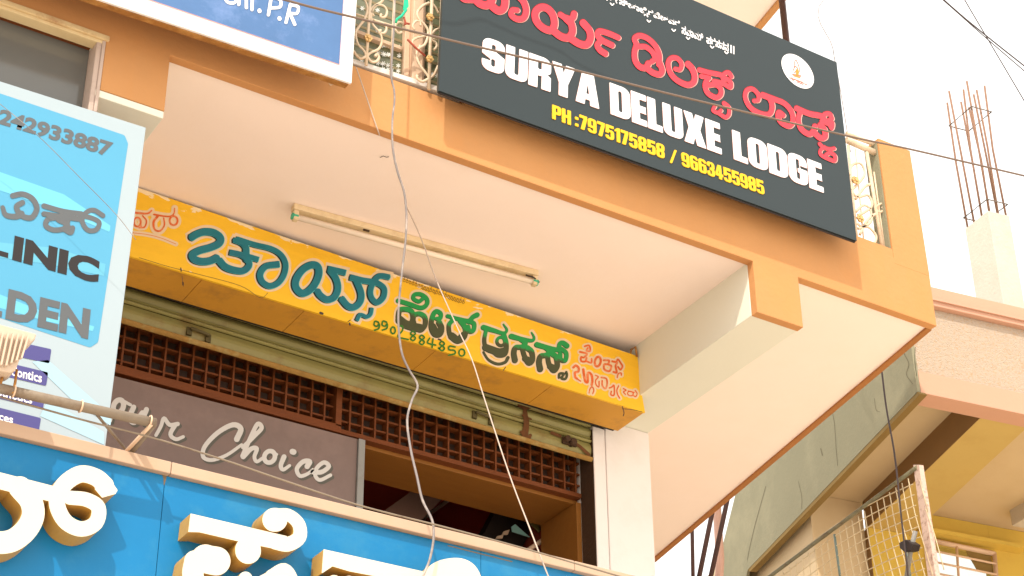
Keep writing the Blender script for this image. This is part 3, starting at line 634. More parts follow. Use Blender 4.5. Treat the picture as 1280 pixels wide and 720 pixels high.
redl = [
 zs(*A_, [([(-60, -90), (20, -60), (95, -40), (120, -10), (170, -5)], 40), ([(175, -30), (205, 15), (250, 32), (285, 10), (290, -40)], 40), ([(285, 35), (325, 64), (358, 50), (366, 0), (350, -50), (310, -80)], 40), ([(120, -80), (240, -70), (300, -30)], 34)]),
 zs(*A_, [([(440, 62), (410, 62), (405, 92), (440, 115), (478, 108), (493, 65), (480, 15), (450, -20), (400, -50)], (26, 38))]),
 zs(*A_, [([(585, 44), (550, 70), (552, 120), (590, 165), (640, 182), (662, 150), (655, 95), (625, 55), (585, 44)], 38), ([(650, 180), (700, 218), (745, 226), (770, 195), (765, 145), (735, 112)], 38),
          ([(698, 88), (738, 112), (772, 108), (780, 84)], (28, 34)), ([(755, 228), (810, 262), (855, 268), (878, 235), (873, 185), (835, 138)], (38, 38))]),
 zs(*A_, [([(1045, 226), (985, 200), (932, 188), (922, 212), (945, 240), (1008, 272)], (28, 30)), ([(940, 245), (920, 272), (938, 302), (968, 322)], (28, 32))]),
 zs(*B_, [([(152, 90), (140, 48), (180, 28), (242, 52), (298, 108), (326, 178), (322, 245)], 34), ([(150, 85), (165, 108), (222, 112), (272, 150), (292, 200), (270, 222)], 32),
          ([(155, 95), (140, 150), (145, 215), (180, 262), (225, 268), (242, 238)], (36, 40)), ([(225, 266), (275, 305), (328, 318), (346, 288), (330, 235)], 38)]),
 zs(*B_, [([(445, 278), (480, 282), (492, 240), (462, 200), (418, 196), (392, 232), (405, 300), (452, 358), (530, 396), (580, 380), (590, 330), (570, 275), (540, 242)], (26, 42))]),
 zs(*B_, [([(625, 285), (700, 305), (790, 325), (808, 362)], 30), ([(640, 332), (700, 345)], 28), ([(690, 345), (668, 400), (690, 460), (750, 492), (785, 470), (785, 425), (745, 395), (690, 400)], 32), ([(800, 345), (815, 312), (845, 305), (866, 335)], 26), ([(735, 370), (800, 385), (855, 415), (862, 385), (835, 355), (805, 350)], 28)]),
 zs(*B_, [([(742, 555), (728, 590), (765, 605), (788, 588)], 20), ([(770, 610), (820, 640), (848, 615), (845, 565), (810, 535)], (22, 26))]),
 zs(*C_, [([(180, 200), (210, 195), (208, 155), (170, 118), (130, 128), (120, 178), (150, 240), (205, 280), (270, 296), (300, 275), (305, 225), (285, 180), (240, 160)], (22, 34)),
          ([(240, 158), (320, 188), (390, 218), (440, 275), (450, 340), (425, 375), (375, 355), (348, 315), (352, 280), (382, 300)], (30, 30))]),
 zs(*C_, [([(475, 252), (560, 288), (650, 308), (670, 345)], 32), ([(500, 270), (488, 335), (508, 395), (558, 430), (592, 412), (602, 378)], (30, 34)), ([(590, 412), (635, 455), (672, 450), (668, 400), (640, 368)], 34),
          ([(655, 320), (672, 292), (705, 292), (720, 322)], 26), ([(650, 340), (700, 362), (718, 388), (722, 355), (700, 335)], 26)]),
 zs(*C_, [([(635, 498), (660, 522), (705, 535), (735, 530)], 20), ([(668, 520), (640, 545), (645, 575), (690, 600), (738, 615), (740, 580), (705, 560), (680, 575)], (18, 22))])]
for st in redl:
    o = glyph('letter', st, [], lf(.0034), RED, lb, cell=.5, grow=.45)
    glyph('letter_rim_and_shade', st, [], lf(.0012), REDE, o, cell=.5, grow=.45, shift=(.8, .7)); glyph('letter_rim_and_shade', st, [], lf(.0022), mat('deep_red_recess_shade', (.22, .008, .012), .5, .04, 10, 0), o, cell=.5, grow=.45, shift=(-.4, -.9))  # pale cut edge, then the recess shadow painted as a dark red layer

# block capitals, drawn in a unit box and fitted onto the board
def rr(x0, x1, y0, y1, r, n=4):
    P = []
    for cx, cy, a0 in ((x1-r, y1-r, 0), (x0+r, y1-r, 90), (x0+r, y0+r, 180), (x1-r, y0+r, 270)):
        for k in range(n+1): t = math.radians(a0+90*k/n); P.append((cx+r*math.cos(t), cy+r*math.sin(t)))
    return P
def pin(P, A, B):
    ins = np.zeros(A.shape, bool); d = np.full(A.shape, 9.)
    for i in range(len(P)):
        ax, ay = P[i]; bx, by = P[(i+1) % len(P)]; dx, dy = bx-ax, by-ay
        t = np.clip(((A-ax)*dx+(B-ay)*dy)/(dx*dx+dy*dy+1e-9), 0, 1); d = np.minimum(d, np.hypot(A-ax-t*dx, B-ay-t*dy))
        c = (ay > B) != (by > B); ins ^= c & (A < (bx-ax)*(B-ay)/((by-ay) if by != ay else 1e-9)+ax)
    return np.where(ins, -d, d)
R_ = lambda x0, x1, y0, y1: [(x0, y0), (x1, y0), (x1, y1), (x0, y1)]
BLK = {  # (width, add shapes, cut shapes); y up, 0..1
 'S': (.56, [rr(0, .56, 0, 1, .2)], [rr(.215, .345, .62, .86, .06), [(.34, .70), (.6, .70), (.6, .48), (.34, .62)], rr(.215, .345, .14, .40, .06), [(.22, .30), (-.05, .30), (-.05, .52), (.22, .38)]]),
 'U': (.56, [rr(0, .56, 0, .6, .18), R_(0, .56, .4, 1)], [R_(.21, .35, .2, 1.1), rr(.21, .35, .14, .4, .06)]),
 'R': (.57, [R_(0, .3, 0, 1), rr(.1, .57, .42, 1, .2), R_(.35, .57, 0, .46), R_(.2, .4, .42, 1)], [R_(.215, .335, -.1, .40), rr(.215, .345, .58, .86, .05), [(.46, .49), (.62, .38), (.62, .60)]]),
 'Y': (.60, [[(0, 1), (.23, 1), (.30, .66), (.37, 1), (.60, 1), (.41, .40), (.41, 0), (.19, 0), (.19, .40)]], []),
 'A': (.62, [[(0, 0), (.16, 1), (.46, 1), (.62, 0), (.40, 0), (.385, .17), (.235, .17), (.22, 0)]], [[(.255, .33), (.365, .33), (.31, .80)]]),
 'D': (.56, [R_(0, .3, 0, 1), rr(0, .56, 0, 1, .2)], [rr(.215, .345, .15, .85, .06)]),
 'E': (.42, [R_(0, .42, 0, 1)], [R_(.215, .5, .60, .83), R_(.215, .5, .17, .40), R_(.395, .5, .38, .62)]),
 'L': (.40, [R_(0, .40, 0, 1)], [R_(.215, .5, .18, 1.1)]),
 'X': (.62, [[(.02, 1), (.25, 1), (.31, .72), (.37, 1), (.60, 1), (.47, .52), (.62, 0), (.38, 0), (.31, .30), (.24, 0), (0, 0), (.15, .52)]], []),
 'O': (.56, [rr(0, .56, 0, 1, .2)], [rr(.215, .345, .14, .86, .06)]),
 'G': (.56, [rr(0, .56, 0, 1, .2)], [rr(.215, .345, .52, .86, .05), rr(.215, .345, .14, .40, .05), R_(.215, .285, .3, .6), R_(.34, .6, .53, .66)]),
}
def flip(d): return (d[0], [[(d[0]-x, 1-y) for x, y in P] for P in d[1]], [[(d[0]-x, 1-y) for x, y in P] for P in d[2]])
BLK.update({
 'P': (.55, [R_(0, .3, 0, 1), rr(0, .55, .38, 1, .16)], [R_(.21, .6, -.1, .38), rr(.21, .34, .54, .84, .05)]),
 'H': (.56, [R_(0, .56, 0, 1)], [R_(.21, .35, -.1, .42), R_(.21, .35, .60, 1.1)]),
 ':': (.22, [R_(0, .2, .08, .26), R_(0, .2, .55, .73)], []), ' ': (.16, [], []), '/': (.40, [[(0, 0), (.14, 0), (.40, 1), (.26, 1)]], []),
 '8': (.54, [rr(0, .54, .46, 1, .18), rr(0, .54, 0, .56, .18)], [rr(.2, .34, .62, .86, .05), rr(.2, .34, .14, .41, .05)]),
 '9': (.54, [rr(0, .54, .34, 1, .18), R_(.33, .54, .2, .8), rr(0, .54, 0, .5, .18)], [rr(.2, .34, .50, .86, .05), rr(.2, .34, .14, .36, .05), R_(-.05, .2, .25, .365), R_(.15, .33, .2, .33)]),
 '3': (.54, [rr(0, .54, .46, 1, .18), rr(0, .54, 0, .56, .18)], [rr(.2, .34, .60, .86, .05), rr(.2, .34, .14, .42, .05), R_(-.05, .2, .36, .66), R_(-.05, .1, .3, .7)]),
 '5': (.54, [R_(.02, .52, .82, 1), R_(.02, .22, .45, 1), rr(0, .54, 0, .66, .18)], [rr(.2, .34, .14, .52, .05), R_(-.05, .2, .25, .42)]),
 '4': (.54, [[(.20, 1), (.44, 1), (.44, .37), (.54, .37), (.54, .2), (.44, .2), (.44, 0), (.24, 0), (.24, .2), (0, .2), (0, .37)]], [[(.16, .37), (.24, .37), (.24, .72)]]),
 '7': (.48, [[(0, 1), (.48, 1), (.48, .8), (.30, 0), (.08, 0), (.27, .81), (0, .81)]], []),
 '1': (.34, [[(.13, 0), (.34, 0), (.34, 1), (.18, 1), (0, .84), (0, .70), (.13, .76)]], [])})
BLK['6'] = flip(BLK['9'])
def block(word, BL, BR, TL, yp, parent, m=None, name='letter', cell=.022, th=.0035):
    gap = .055; tot = sum(BLK[c][0] for c in word)+gap*(len(word)-1); x = 0
    a, b, c_ = (np.array(Y(*p, yp)) for p in (BL, BR, TL))
    for ch in word:
        w, add, cut = BLK[ch]
        if not add: x += w+gap; continue
        gx = np.arange(-.05, w+.06, cell); gy = np.arange(-.05, 1.06, cell); A, B = np.meshgrid(gx, gy)
        D = np.full(A.shape, 9.)
        for P in add: D = np.minimum(D, pin(P, A, B))
        for P in cut: D = np.maximum(D, -pin(P, A, B))
        fm = lambda u, v, x=x: Vector(a+(b-a)*((x+u)/tot)+(c_-a)*v)
        V, Fc, M = contour(gx, gy, D-(.012 if m is None else .004), fm, (0, th, 0))
        me = bpy.data.meshes.new(name); me.from_pydata(V, [], Fc); me.update(); link_mesh(name, me, [m or WPRINT, m or REDE], parent); me.polygons.foreach_set('material_index', M)
        x += w+gap
block('SURYA', (602.5, 84.5), (748.5, 135.5), (604.5, 45.5), BY-.004, lb)
block('DELUXE', (764, 142), (902, 192.5), (762.5, 103.5), BY-.004, lb)
block('LODGE', (918, 198.5), (1029.5, 240.5), (915.5, 162.5), BY-.004, lb)
block('PH :7975175858', (690.5, 148), (831, 198.5), (690.5, 130.5), BY-.004, lb, YPRINT, 'digit', .035, .0035)
block('/', (837.5, 203), (845, 205.7), (838.5, 185.5), BY-.004, lb, YPRINT, 'digit', .035, .0035)
block('9663455985', (853, 207), (956, 243.5), (851.5, 189.5), BY-.004, lb, YPRINT, 'digit', .035, .0035)
bw = [('\u0c36\u0ccd\u0cb0\u0cc0', (756, 0), (772, 5), (756, -11)), ('\u0cb8\u0cc0\u0ca4\u0cbe\u0cad\u0cc8\u0cb0\u0cb5\u0cc7\u0cb6\u0cb5\u0cb0', (774, 9), (850, 38), (774, -3)), ('\u0cb8\u0cb5\u0cbe\u0cae\u0cbf', (852, 42), (879, 52.5), (852, 31)), ('\u0caa\u0cb0\u0cb8\u0ca8\u0ca8', (883, 54), (911, 65), (883, 43.5)), ('||', (913, 66), (918, 68), (913, 56))]
for s_, p0, p1, p2 in bw: text('blessing_lettering', s_, p0, p1, p2, BY-.002, WPRINT, lb, .03)
glyph('blessing_lettering', [([(x, y), (x+2.2, y+2.4), (x+4.2, y+.8)], 1.5) for x, y in ((763, 4), (809, 25), (840, 36.5), (858, 46.5), (888, 57.5), (906, 64.5))], [], lf(.0026), WPRINT, lb, cell=.35)['kind'] = 'stuff'
lg = glyph('round_logo', [], [[(997.1+20.3*math.cos(t), 89+21.8*math.cos(t-1.06)) for t in np.linspace(0, 2*math.pi, 48)[:-1]]], lf(.002), WPRINT, lb)
PINKF = mat('pink_emblem_print', (.50, .16, .10), .5, .1, 40, 0); ORF = mat('orange_emblem_print', (.80, .26, .04), .5, .1, 40, 0)
glyph('emblem', [([(992.5, 84), (993.5, 77), (995, 75), (998, 81), (999.5, 88), (997.5, 92)], 1.0), ([(991.5, 88), (994, 83), (997, 86), (993, 91)], 1.1), ([(991, 93), (1001, 95)], 1.8), ([(990, 98), (1004, 103)], 1.2)], [], lf(.003), PINKF, lg, cell=.35)
glyph('emblem', [([(996.5, 88), (996.8, 92.5)], 3.6), ([(992.5, 94.5), (1000, 97)], 1.4)], [], lf(.0036), ORF, lg, cell=.35)
glyph('emblem_lettering', [([(x0, y0), (x0+1.4, y0+2.0), (x0+2.6, y0+.8)], 1.0) for x0, y0 in ((987, 96), (990, 98.5), (996, 101), (999, 102.5), (1002, 103.5), (1006, 104))], [], lf(.003), mat('red_emblem_print', (.62, .16, .12), .5, .1, 40, 0), lg, cell=.35)

# ------------------------------------------------------------------ blue and white board top left
PY = 5.80
pb_ = thing('painted_board', 'blue painted board with wide white border and hand lettering at the upper left', 'sign', (2.4, PY, 7.0))
bl, br = Y(126.7, 0, PY), Y(439.5, 104, PY); tr = Y(447, 0, PY)
kk = (br.z-bl.z)/(br.x-bl.x)
L0 = Vector((.9, PY, br.z+kk*(.9-br.x))); T1 = Vector((br.x+.02, PY, 7.75)); T0 = Vector((.92, PY, 7.72))
MB().prism([L0, br, T1, T0], (0, .012, 0)).build('white_border', BOARDW, pb_, .002)
MB().prism([L0+Vector((.004, .0125, -.004)), br+Vector((-.01, .0125, -.006)), T1+Vector((-.01, .0125, 0)), T0+Vector((0, .0125, 0))], (0, .026, 0)).build('timber_frame', BROWN, pb_)
pf = lambda d: (lambda x, y: Y(x, y, PY-d))
def onb(px, py, d): p = Y(px, py, PY-d); return p
c1, c2 = Y(424, 80.5, PY-.0015), Y(428, 0, PY-.0015)
k2 = (c1.z-Y(200, 4, PY-.0015).z)/(c1.x-Y(200, 4, PY-.0015).x)
E0 = Vector((1.0, PY-.0015, c1.z+k2*(1.0-c1.x))); E1 = Vector((c2.x+.012, PY-.0015, 7.62)); E2 = Vector((1.0, PY-.0015, 7.60))
fp = MB(); v = [fp.b.verts.new(p) for p in (E0, c1, E1, E2)]; fp.b.faces.new(v); fp.build('blue_field', BOARDB, pb_)
MB().tube([E0+Vector((0, -.001, -.001)), c1+Vector((.001, -.001, -.001)), E1+Vector((.001, -.001, 0))], .0014, 4).build('border_line', PINKL, pb_)
D_ = (150, 0, 4.0)
for st in ([([(520, -40), (535, 8), (575, 12), (590, -30)], 15)], [([(597, -70), (594, 22)], 16), ([(600, -20), (628, -22), (632, 38)], 16)], [([(662, -30), (660, 48)], 16), ([(663, -60), (664, -57)], 17)], [([(697, 52), (698, 56)], 19)],
           [([(757, -18), (742, 74)], 16), ([(757, -14), (800, -2), (800, 34), (752, 40)], 15)], [([(797, 91), (798, 94)], 19)], [([(852, 22), (830, 112)], 16), ([(853, 24), (890, 34), (884, 66), (845, 66)], 15), ([(850, 68), (874, 122)], 16)]):
    glyph('letter', zs(*D_, st), [], pf(.0035), WPRINT, pb_, cell=.5)
MB().tube([Y(414, 100, PY+.05), Y(411, 103, PY+.05), Y(413, 106.5, PY+.05), Y(417, 105, PY+.05)], .003, 6).build('hook', GRILLE, pb_)

# ------------------------------------------------------------------ clinic board at the left
KY = 5.90
ck = thing('clinic_sign', 'tall pale blue clinic board with grey and black lettering at the left', 'sign', (1.5, KY, 5.4))
TRk, BRk = Y(182.5, 159.5, KY), Y(131, 560, KY); TLk = Y(0, 101.5, KY)
kk = (TRk.z-TLk.z)/(TRk.x-TLk.x); xr = (TRk.x+BRk.x)/2
T0 = Vector((.55, KY, TRk.z+kk*(.55-TRk.x)))
MB().prism([T0, TRk, Vector((BRk.x-.004, KY, 4.3)), Vector((.55, KY, 4.3))], (0, .03, 0)).build('panel', CLINW, ck, .002)
kf = lambda d: (lambda x, y: Y(x, y, KY-d))
def pq(P, d, name, m, grow=0, cell=.9): return glyph(name, [], [P], kf(d), m, ck, grow=grow, cell=cell)
pq([(-190, 60), (0, 122), (152, 173), (155, 180), (118, 425), (112, 429), (0, 392), (-190, 330)], .0008, 'cyan_panel', CYAN, 5)
for P in ([(-150, 180), (0, 215), (80, 243), (138, 282), (137, 290), (70, 262), (0, 238), (-150, 200)], [(-150, 270), (0, 303), (70, 310), (132, 330), (130, 345), (60, 330), (0, 322), (-150, 300)], [(-150, 320), (0, 368), (60, 392), (118, 408), (116, 414), (60, 402), (0, 385), (-150, 345)]):
    pq(P, .0014, 'swoosh', mat('deep_cyan_print', (.13, .45, .64), .35, .04, 2, 0) if P[1][1] != 303 else CYANL)
for P in ([(40, 452), (60, 450), (140, 520), (138, 532), (90, 500)], [(60, 500), (130, 540), (130, 556), (50, 520)]):
    pq(P, .0014, 'swoosh', mat('faint_blue_print', (.33, .50, .60), .35, .04, 2, 0))
for P in ([(-120, 398), (62, 438), (60, 452), (-120, 412)], [(-120, 424), (58, 467), (56, 480), (-120, 438)], [(-120, 453), (54, 496), (52, 509), (-120, 467)], [(-120, 482), (49, 524), (47, 536), (-120, 496)]):
    pq(P, .0014, 'label_strip', NAVY, 2, .6)
text('phone_lettering', '242933887', (-4, 154.5), (138, 197), (1, 135.5), KY-.002, GREYP, ck, .042)
text('clinic_lettering', 'INIC', (15, 325), (122.5, 355), (18.5, 294), KY-.0022, BLACKP, ck, .06, spacing=1.02)
text('clinic_lettering', 'CL', (-50, 306), (10, 323), (-47, 276), KY-.0022, BLACKP, ck, .04)
text('clinic_lettering', 'DEN', (6.5, 398.5), (110, 424), (11, 361), KY-.0022, GREYP, ck, .05, spacing=1.04)
text('clinic_lettering', 'GOL', (-96, 372), (2, 397), (-92, 336), KY-.0022, GREYP, ck, .035)
text('clinic_lettering', 'Orthodontics', (-20, 461), (52, 478.5), (-19, 449), KY-.0022, WPRINT, ck, .02)
text('clinic_lettering', 'Aesthetics', (-20, 490), (40, 505), (-19, 479), KY-.0022, WPRINT, ck, .02)
text('clinic_lettering', 'Services', (-30, 518), (16, 529.5), (-29, 508), KY-.0022, WPRINT, ck, .02)
K2 = (0, 230, 3.0)
for st in ([([(48, 44), (85, 38), (122, 56), (138, 92), (118, 126), (80, 118), (62, 86), (84, 70)], (15, 15)), ([(10, 88), (22, 116), (58, 122), (80, 112)], (12, 18)), ([(-110, 60), (-60, 95), (-10, 80)], 14)],
           [([(165, 82), (235, 102), (305, 112)], 14), ([(165, 112), (230, 122), (300, 132)], 14), ([(232, 105), (255, 125), (252, 150), (262, 172)], 14), ([(215, 126), (180, 132), (172, 156), (200, 172), (238, 168), (248, 150), (220, 135)], 14), ([(245, 172), (265, 182), (272, 165)], 14),
            ([(386, 118), (352, 98), (322, 108), (308, 138), (328, 172), (360, 172), (372, 145), (345, 128), (300, 118)], 13)]):
    glyph('letter', zs(*K2, [(p, tuple(q*1.4 for q in w) if isinstance(w, tuple) else w*1.4) for p, w in st]), [], kf(.0026), GREYP, ck, cell=.5)

# ------------------------------------------------------------------ blue fascia board with box letters
QY = 5.50
bb = thing('blue_fascia_sign', 'bright blue fascia board with large raised cream Kannada letters along the bottom', 'sign', (2.8, QY, 4.2))
a, b = Y(0, 547, QY), Y(546, 677, QY)
kk = (b.z-a.z)/(b.x-a.x); zq = lambda x: a.z+kk*(x-a.x)
GRM = mat('brown_grime', (.20, .15, .10), .9, .3, 40, 0)
glyph('grime_stain', [([(205, 590), (206, 598), (205, 606)], (6, 1)), ([(195, 590), (218, 595)], 3), ([(150, 578), (200, 592), (235, 600)], 1.4), ([(262, 607), (330, 624)], 1.1), ([(560, 682), (640, 702)], 1.3)], [], lambda x, y: Y(x, y, QY-.0006), GRM, bb, cell=.4)['kind'] = 'stuff'
sx = Y(206, 600, QY).x; js = [.3, sx, sx+1.22, 4.6]
for i in range(3):
    p, q = js[i]+.0012, js[i+1]-.0012
    MB().prism([(p, QY, zq(p)-1.1), (q, QY, zq(q)-1.1), (q, QY, zq(q)+.004), (p, QY, zq(p)+.004)], (0, .015, 0)).build('panel', BLUE, bb)
ta, tb_ = Y(0, 528.6, QY), Y(700, 700, QY); k3 = (tb_.z-ta.z)/(tb_.x-ta.x); zt_ = lambda x: ta.z+k3*(x-ta.x)
jc = Y(211, 588, QY).x
for p, q in ((.3, jc-.001), (jc+.001, jc+1.6), (jc+1.602, 4.6)):
    MB().hexa([(p, QY-.022, zq(p)+.005), (q, QY-.022, zq(q)+.005), (q, QY+.35, zq(q)+.005), (p, QY+.35, zq(p)+.005),
               (p, QY-.022, zt_(p)), (q, QY-.022, zt_(q)), (q, QY+.35, zt_(q)), (p, QY+.35, zt_(p))]).build('coping', COPING, bb, .003)
MB().box(.3, 4.6, QY+.02, QY+.3, 3.4, 4.4).build('box_frame', STEEL, bb)
dep = .085; bf = lambda x, y: Y(x, y, QY-dep)
F_ = (0, 570, 4.8); G_ = (210, 620, 6.4); H_ = (380, 640, 5.333)
def px(z, P): return [(z[0]+x/z[2], z[1]+y/z[2]) for x, y in P]
lets = [
 (zs(*F_, [([(120, 190), (185, 270), (198, 360), (150, 450), (60, 512), (-50, 510), (-130, 430), (-140, 300), (-80, 200)], 136), ([(420, 250), (520, 262), (590, 310), (575, 400), (490, 438), (400, 400), (350, 320), (345, 240), (395, 160), (485, 108), (575, 128), (630, 175)], (84, 106))]),
  [px(F_, [(-190, 60), (0, 98), (320, 180), (340, 260), (300, 272), (190, 248), (0, 200), (-190, 160)]), px(F_, [(560, 75), (640, 110), (706, 205), (692, 228), (612, 250), (570, 200)])]),
 (zs(*G_, [([(850, 190), (860, 190)], 190), ([(860, 148), (960, 150), (1045, 225), (1050, 330), (960, 385), (860, 365)], (90, 125)), ([(640, 430), (641, 440)], 205)]),
  [px(G_, [(180, 140), (700, 262), (950, 320), (960, 445), (740, 400), (560, 362), (250, 290), (162, 288)])]),
 (zs(*G_, [([(300, 500), (330, 510), (385, 520)], (225, 230)), ([(215, 520), (200, 640), (260, 760), (400, 830), (560, 800)], 170), ([(620, 660), (640, 720), (700, 760)], 110)]), []),
 (zs(*G_, [([(830, 640), (930, 590), (990, 680), (960, 800)], 105), ([(660, 720), (760, 660), (850, 620)], 60)]), []),
 (zs(*H_, [([(300, 470), (420, 560)], 90), ([(1000, 370), (890, 400), (855, 480), (900, 580), (1010, 610), (1100, 560), (1120, 460), (1080, 390), (1000, 370)], 128), ([(200, 470), (250, 560), (400, 620), (560, 560)], 100)]),
  [px(H_, [(130, 248), (820, 402), (830, 500), (560, 445), (300, 395), (190, 362), (118, 410)])]),
 (zs(*H_, [([(1300, 520), (1420, 500), (1500, 600)], 110)]), [])]
for st, po in lets: glyph('letter', st, po, bf, [LCREAM, LGOLD], bb, cell=.7, depth=(0, dep-.002, 0))
MB().box(.3, 6.0, QY+.36, 6.9, 3.2, 4.38).build('slab_upstand', PALE, bb) if False else None
# the floor slab and ground floor front behind the fascia board
MB().box(.2, 5.44, 5.86, 7.6, 3.30, 3.42).build('first_floor_slab', PALE, bd)
MB().prism([(5.442, 7.4, 3.30), (6.5, 7.4, 3.30), (7.1, 12, 3.30), (5.442, 12, 3.30)], (0, 0, .12)).build('added_bounce_blocker', mat('dark_blocker_slab', (.20, .15, .10), .9, .1, 3, .1), bd)  # unseen slab added to block ground bounce and darken the bay ceiling
MB().box(.2, 5.44, 7.2, 7.35, 0, 3.3).build('ground_floor_wall', WHITE, bd)
MB().box(2.3, 5.07, 7.35, 7.5, 3.42, 4.6).build('shop_dado', MAROON, bd)
MB().box(-1.2, 1.85, FY+.2, FY+.34, 0, 5.9).build('left_wall', ORANGE, bd)

# ------------------------------------------------------------------ grilles
def grille(name, label, parts, yp):
    g = thing(name, label, 'window grille', tuple(Y(parts[0][1][0][0], parts[0][1][0][1], yp)))
    for kind, pts, r in parts:
        if kind == 'rosette':
            p = Y(*pts[0], yp-.012); b = MB()
            for k in range(6):
                t = k*math.pi/3; q = p+Vector((math.cos(t)*r*.62, 0, math.sin(t)*r*.62)); b.tube([q+Vector((0, -.006, 0)), q+Vector((0, .004, 0))], r*.42, 8)
            b.tube([p+Vector((0, -.012, 0)), p+Vector((0, .002, 0))], r*.36, 8); b.build('rosette', ROSE, g)
        else:
            P = crom(pts, 6) if len(pts) > 2 else pts
            MB().tube([Y(x, y, yp) for x, y in P], r, 6, flat=.7).build(kind, GRILLE, g)
    return g
V4 = (430, 0, 6.0)
def v4(P): return [(V4[0]+x/V4[2], V4[1]+y/V4[2]) for x, y in P]
GYP = 5.985
grille('ornate_window_grille', 'cream scrolled iron grille with rosettes over the window between the two upper boards', [
 ('upright', v4([(200, -60), (166, 490)]), .0075), ('upright', v4([(380, -60), (350, 560)]), .006), ('upright', v4([(662, -60), (636, 672)]), .009), ('upright', v4([(742, -60), (712, 690)]), .012),
 ('scroll', v4([(225, 120), (205, 80), (235, 40), (290, 40), (322, 80), (310, 125), (275, 128), (280, 105)]), .006),
 ('scroll', v4([(300, -40), (285, 10), (235, 45), (205, 100), (215, 180), (265, 240), (285, 300), (262, 365), (200, 395), (172, 420)]), .006),
 ('scroll', v4([(225, 150), (290, 175), (318, 210), (305, 245), (272, 245), (275, 222)]), .006),
 ('scroll', v4([(130, -40), (165, 20), (175, 80), (150, 150), (112, 200), (88, 250), (105, 330), (150, 380), (168, 430)]), .006),
 ('scroll', v4([(172, 420), (205, 462), (245, 460), (262, 430), (248, 408), (232, 425)]), .007), ('scroll', v4([(168, 420), (130, 440), (98, 420), (70, 380)]), .007),
 ('scroll', v4([(448, 235), (455, 200), (430, 168), (395, 175), (382, 210), (405, 245), (435, 240)]), .006),
 ('scroll', v4([(640, 20), (590, 45), (552, 90), (560, 140), (600, 180), (632, 240), (610, 330), (560, 365), (545, 420), (570, 490), (620, 555), (640, 590)]), .007),
 ('scroll', v4([(632, 260), (590, 275), (545, 285), (515, 310), (525, 350), (560, 362), (570, 340)]), .006), ('scroll', v4([(530, 225), (515, 195), (540, 158), (570, 165), (575, 195)]), .006),
 ('scroll', v4([(660, 20), (690, 60), (710, 100)]), .006), ('scroll', v4([(640, 590), (590, 612), (550, 590), (548, 565)]), .008), ('scroll', v4([(640, 590), (675, 560), (705, 495)]), .006),
 ('scroll', v4([(655, 300), (690, 320), (695, 350), (675, 375)]), .006), ('scroll', v4([(650, 270), (680, 230), (712, 215)]), .006),
 ('rosette', v4([(180, 285)]), .019), ('rosette', v4([(645, 128)]), .019), ('rosette', v4([(642, 442)]), .018),
 ('rail', v4([(80, 100), (230, 148), (390, 200), (560, 258), (700, 300)]), .004)], GYP)
E4 = (960, 140, 2.4)
def e4(P): return [(E4[0]+x/E4[2], E4[1]+y/E4[2]) for x, y in P]
grille('balcony_grille', 'short scrolled iron balcony grille between the slate board and the end pillar', [
 ('upright', e4([(240, 100), (268, 395)]), 0.0095), ('upright', e4([(262, 112), (288, 395)]), 0.0054), ('upright', e4([(296, 120), (345, 420)]), 0.0121), ('upright', e4([(318, 180), (352, 425)]), 0.0054),
 ('top_rail', e4([(235, 84), (325, 124)]), 0.0216), ('top_rail', e4([(235, 66), (330, 100)]), 0.0162),
 ('scroll', e4([(245, 190), (252, 160), (278, 155), (290, 185), (270, 215), (250, 235)]), 0.0081), ('scroll', e4([(250, 235), (268, 255), (300, 250), (312, 280), (290, 300), (270, 310)]), 0.0081),
 ('scroll', e4([(262, 300), (285, 280), (305, 290), (310, 325), (285, 345), (268, 335)]), 0.0081), ('scroll', e4([(270, 350), (300, 345), (325, 375), (310, 405), (290, 395)]), 0.0081),
 ('scroll', e4([(355, 285), (342, 275), (326, 285), (332, 300), (346, 296), (342, 285)]), 0.0068), ('scroll', e4([(262, 262), (290, 225), (312, 215)]), 0.0081), ('scroll', e4([(275, 368), (300, 322), (325, 305)]), 0.0081),
 ('rosette', e4([(262, 205)]), 0.0230), ('rosette', e4([(277, 320)]), 0.0230)], FY+.03)
# window behind the ornate grille
wx0, wx1 = 2.6, 3.62
win = MB().box(wx0, wx1, FY+.115, FY+.125, 6.92, 7.9).build('window', GLASS, bd)
mzx = Y(515, 60, FY+.09)
MB().box(mzx.x-.012, mzx.x+.042, FY+.06, FY+.114, 6.945, 7.9).build('mullion', FRAMEW, win, .004)
MB().box(mzx.x-.040, mzx.x-.014, FY+.085, FY+.114, 6.945, 7.9).build('mullion', FRAMEW, win, .003)
MB().box(mzx.x+.044, mzx.x+.062, FY+.08, FY+.114, 6.945, 7.9).build('mullion', FRAMEW, win, .003)
MB().box(wx0, wx1, FY+.095, FY+.1145, 6.93, 6.955).build('bottom_rail', SILL, win)
MB().box(wx0, mzx.x-.05, FY+.09, FY+.1146, 7.16, 7.178).build('cross_rail', FRAMEW, win)
for k in range(16):
    z = 6.99+k*.055; MB().hexa([(wx0+.01, FY+.113, z), (wx1-.01, FY+.113, z+.015), (wx1-.01, FY+.114, z+.015), (wx0+.01, FY+.114, z), (wx0+.01, FY+.108, z+.009), (wx1-.01, FY+.108, z+.024), (wx1-.01, FY+.1135, z+.026), (wx0+.01, FY+.1135, z+.011)]).build('louvre_pane', LOUV, win)
fl = []
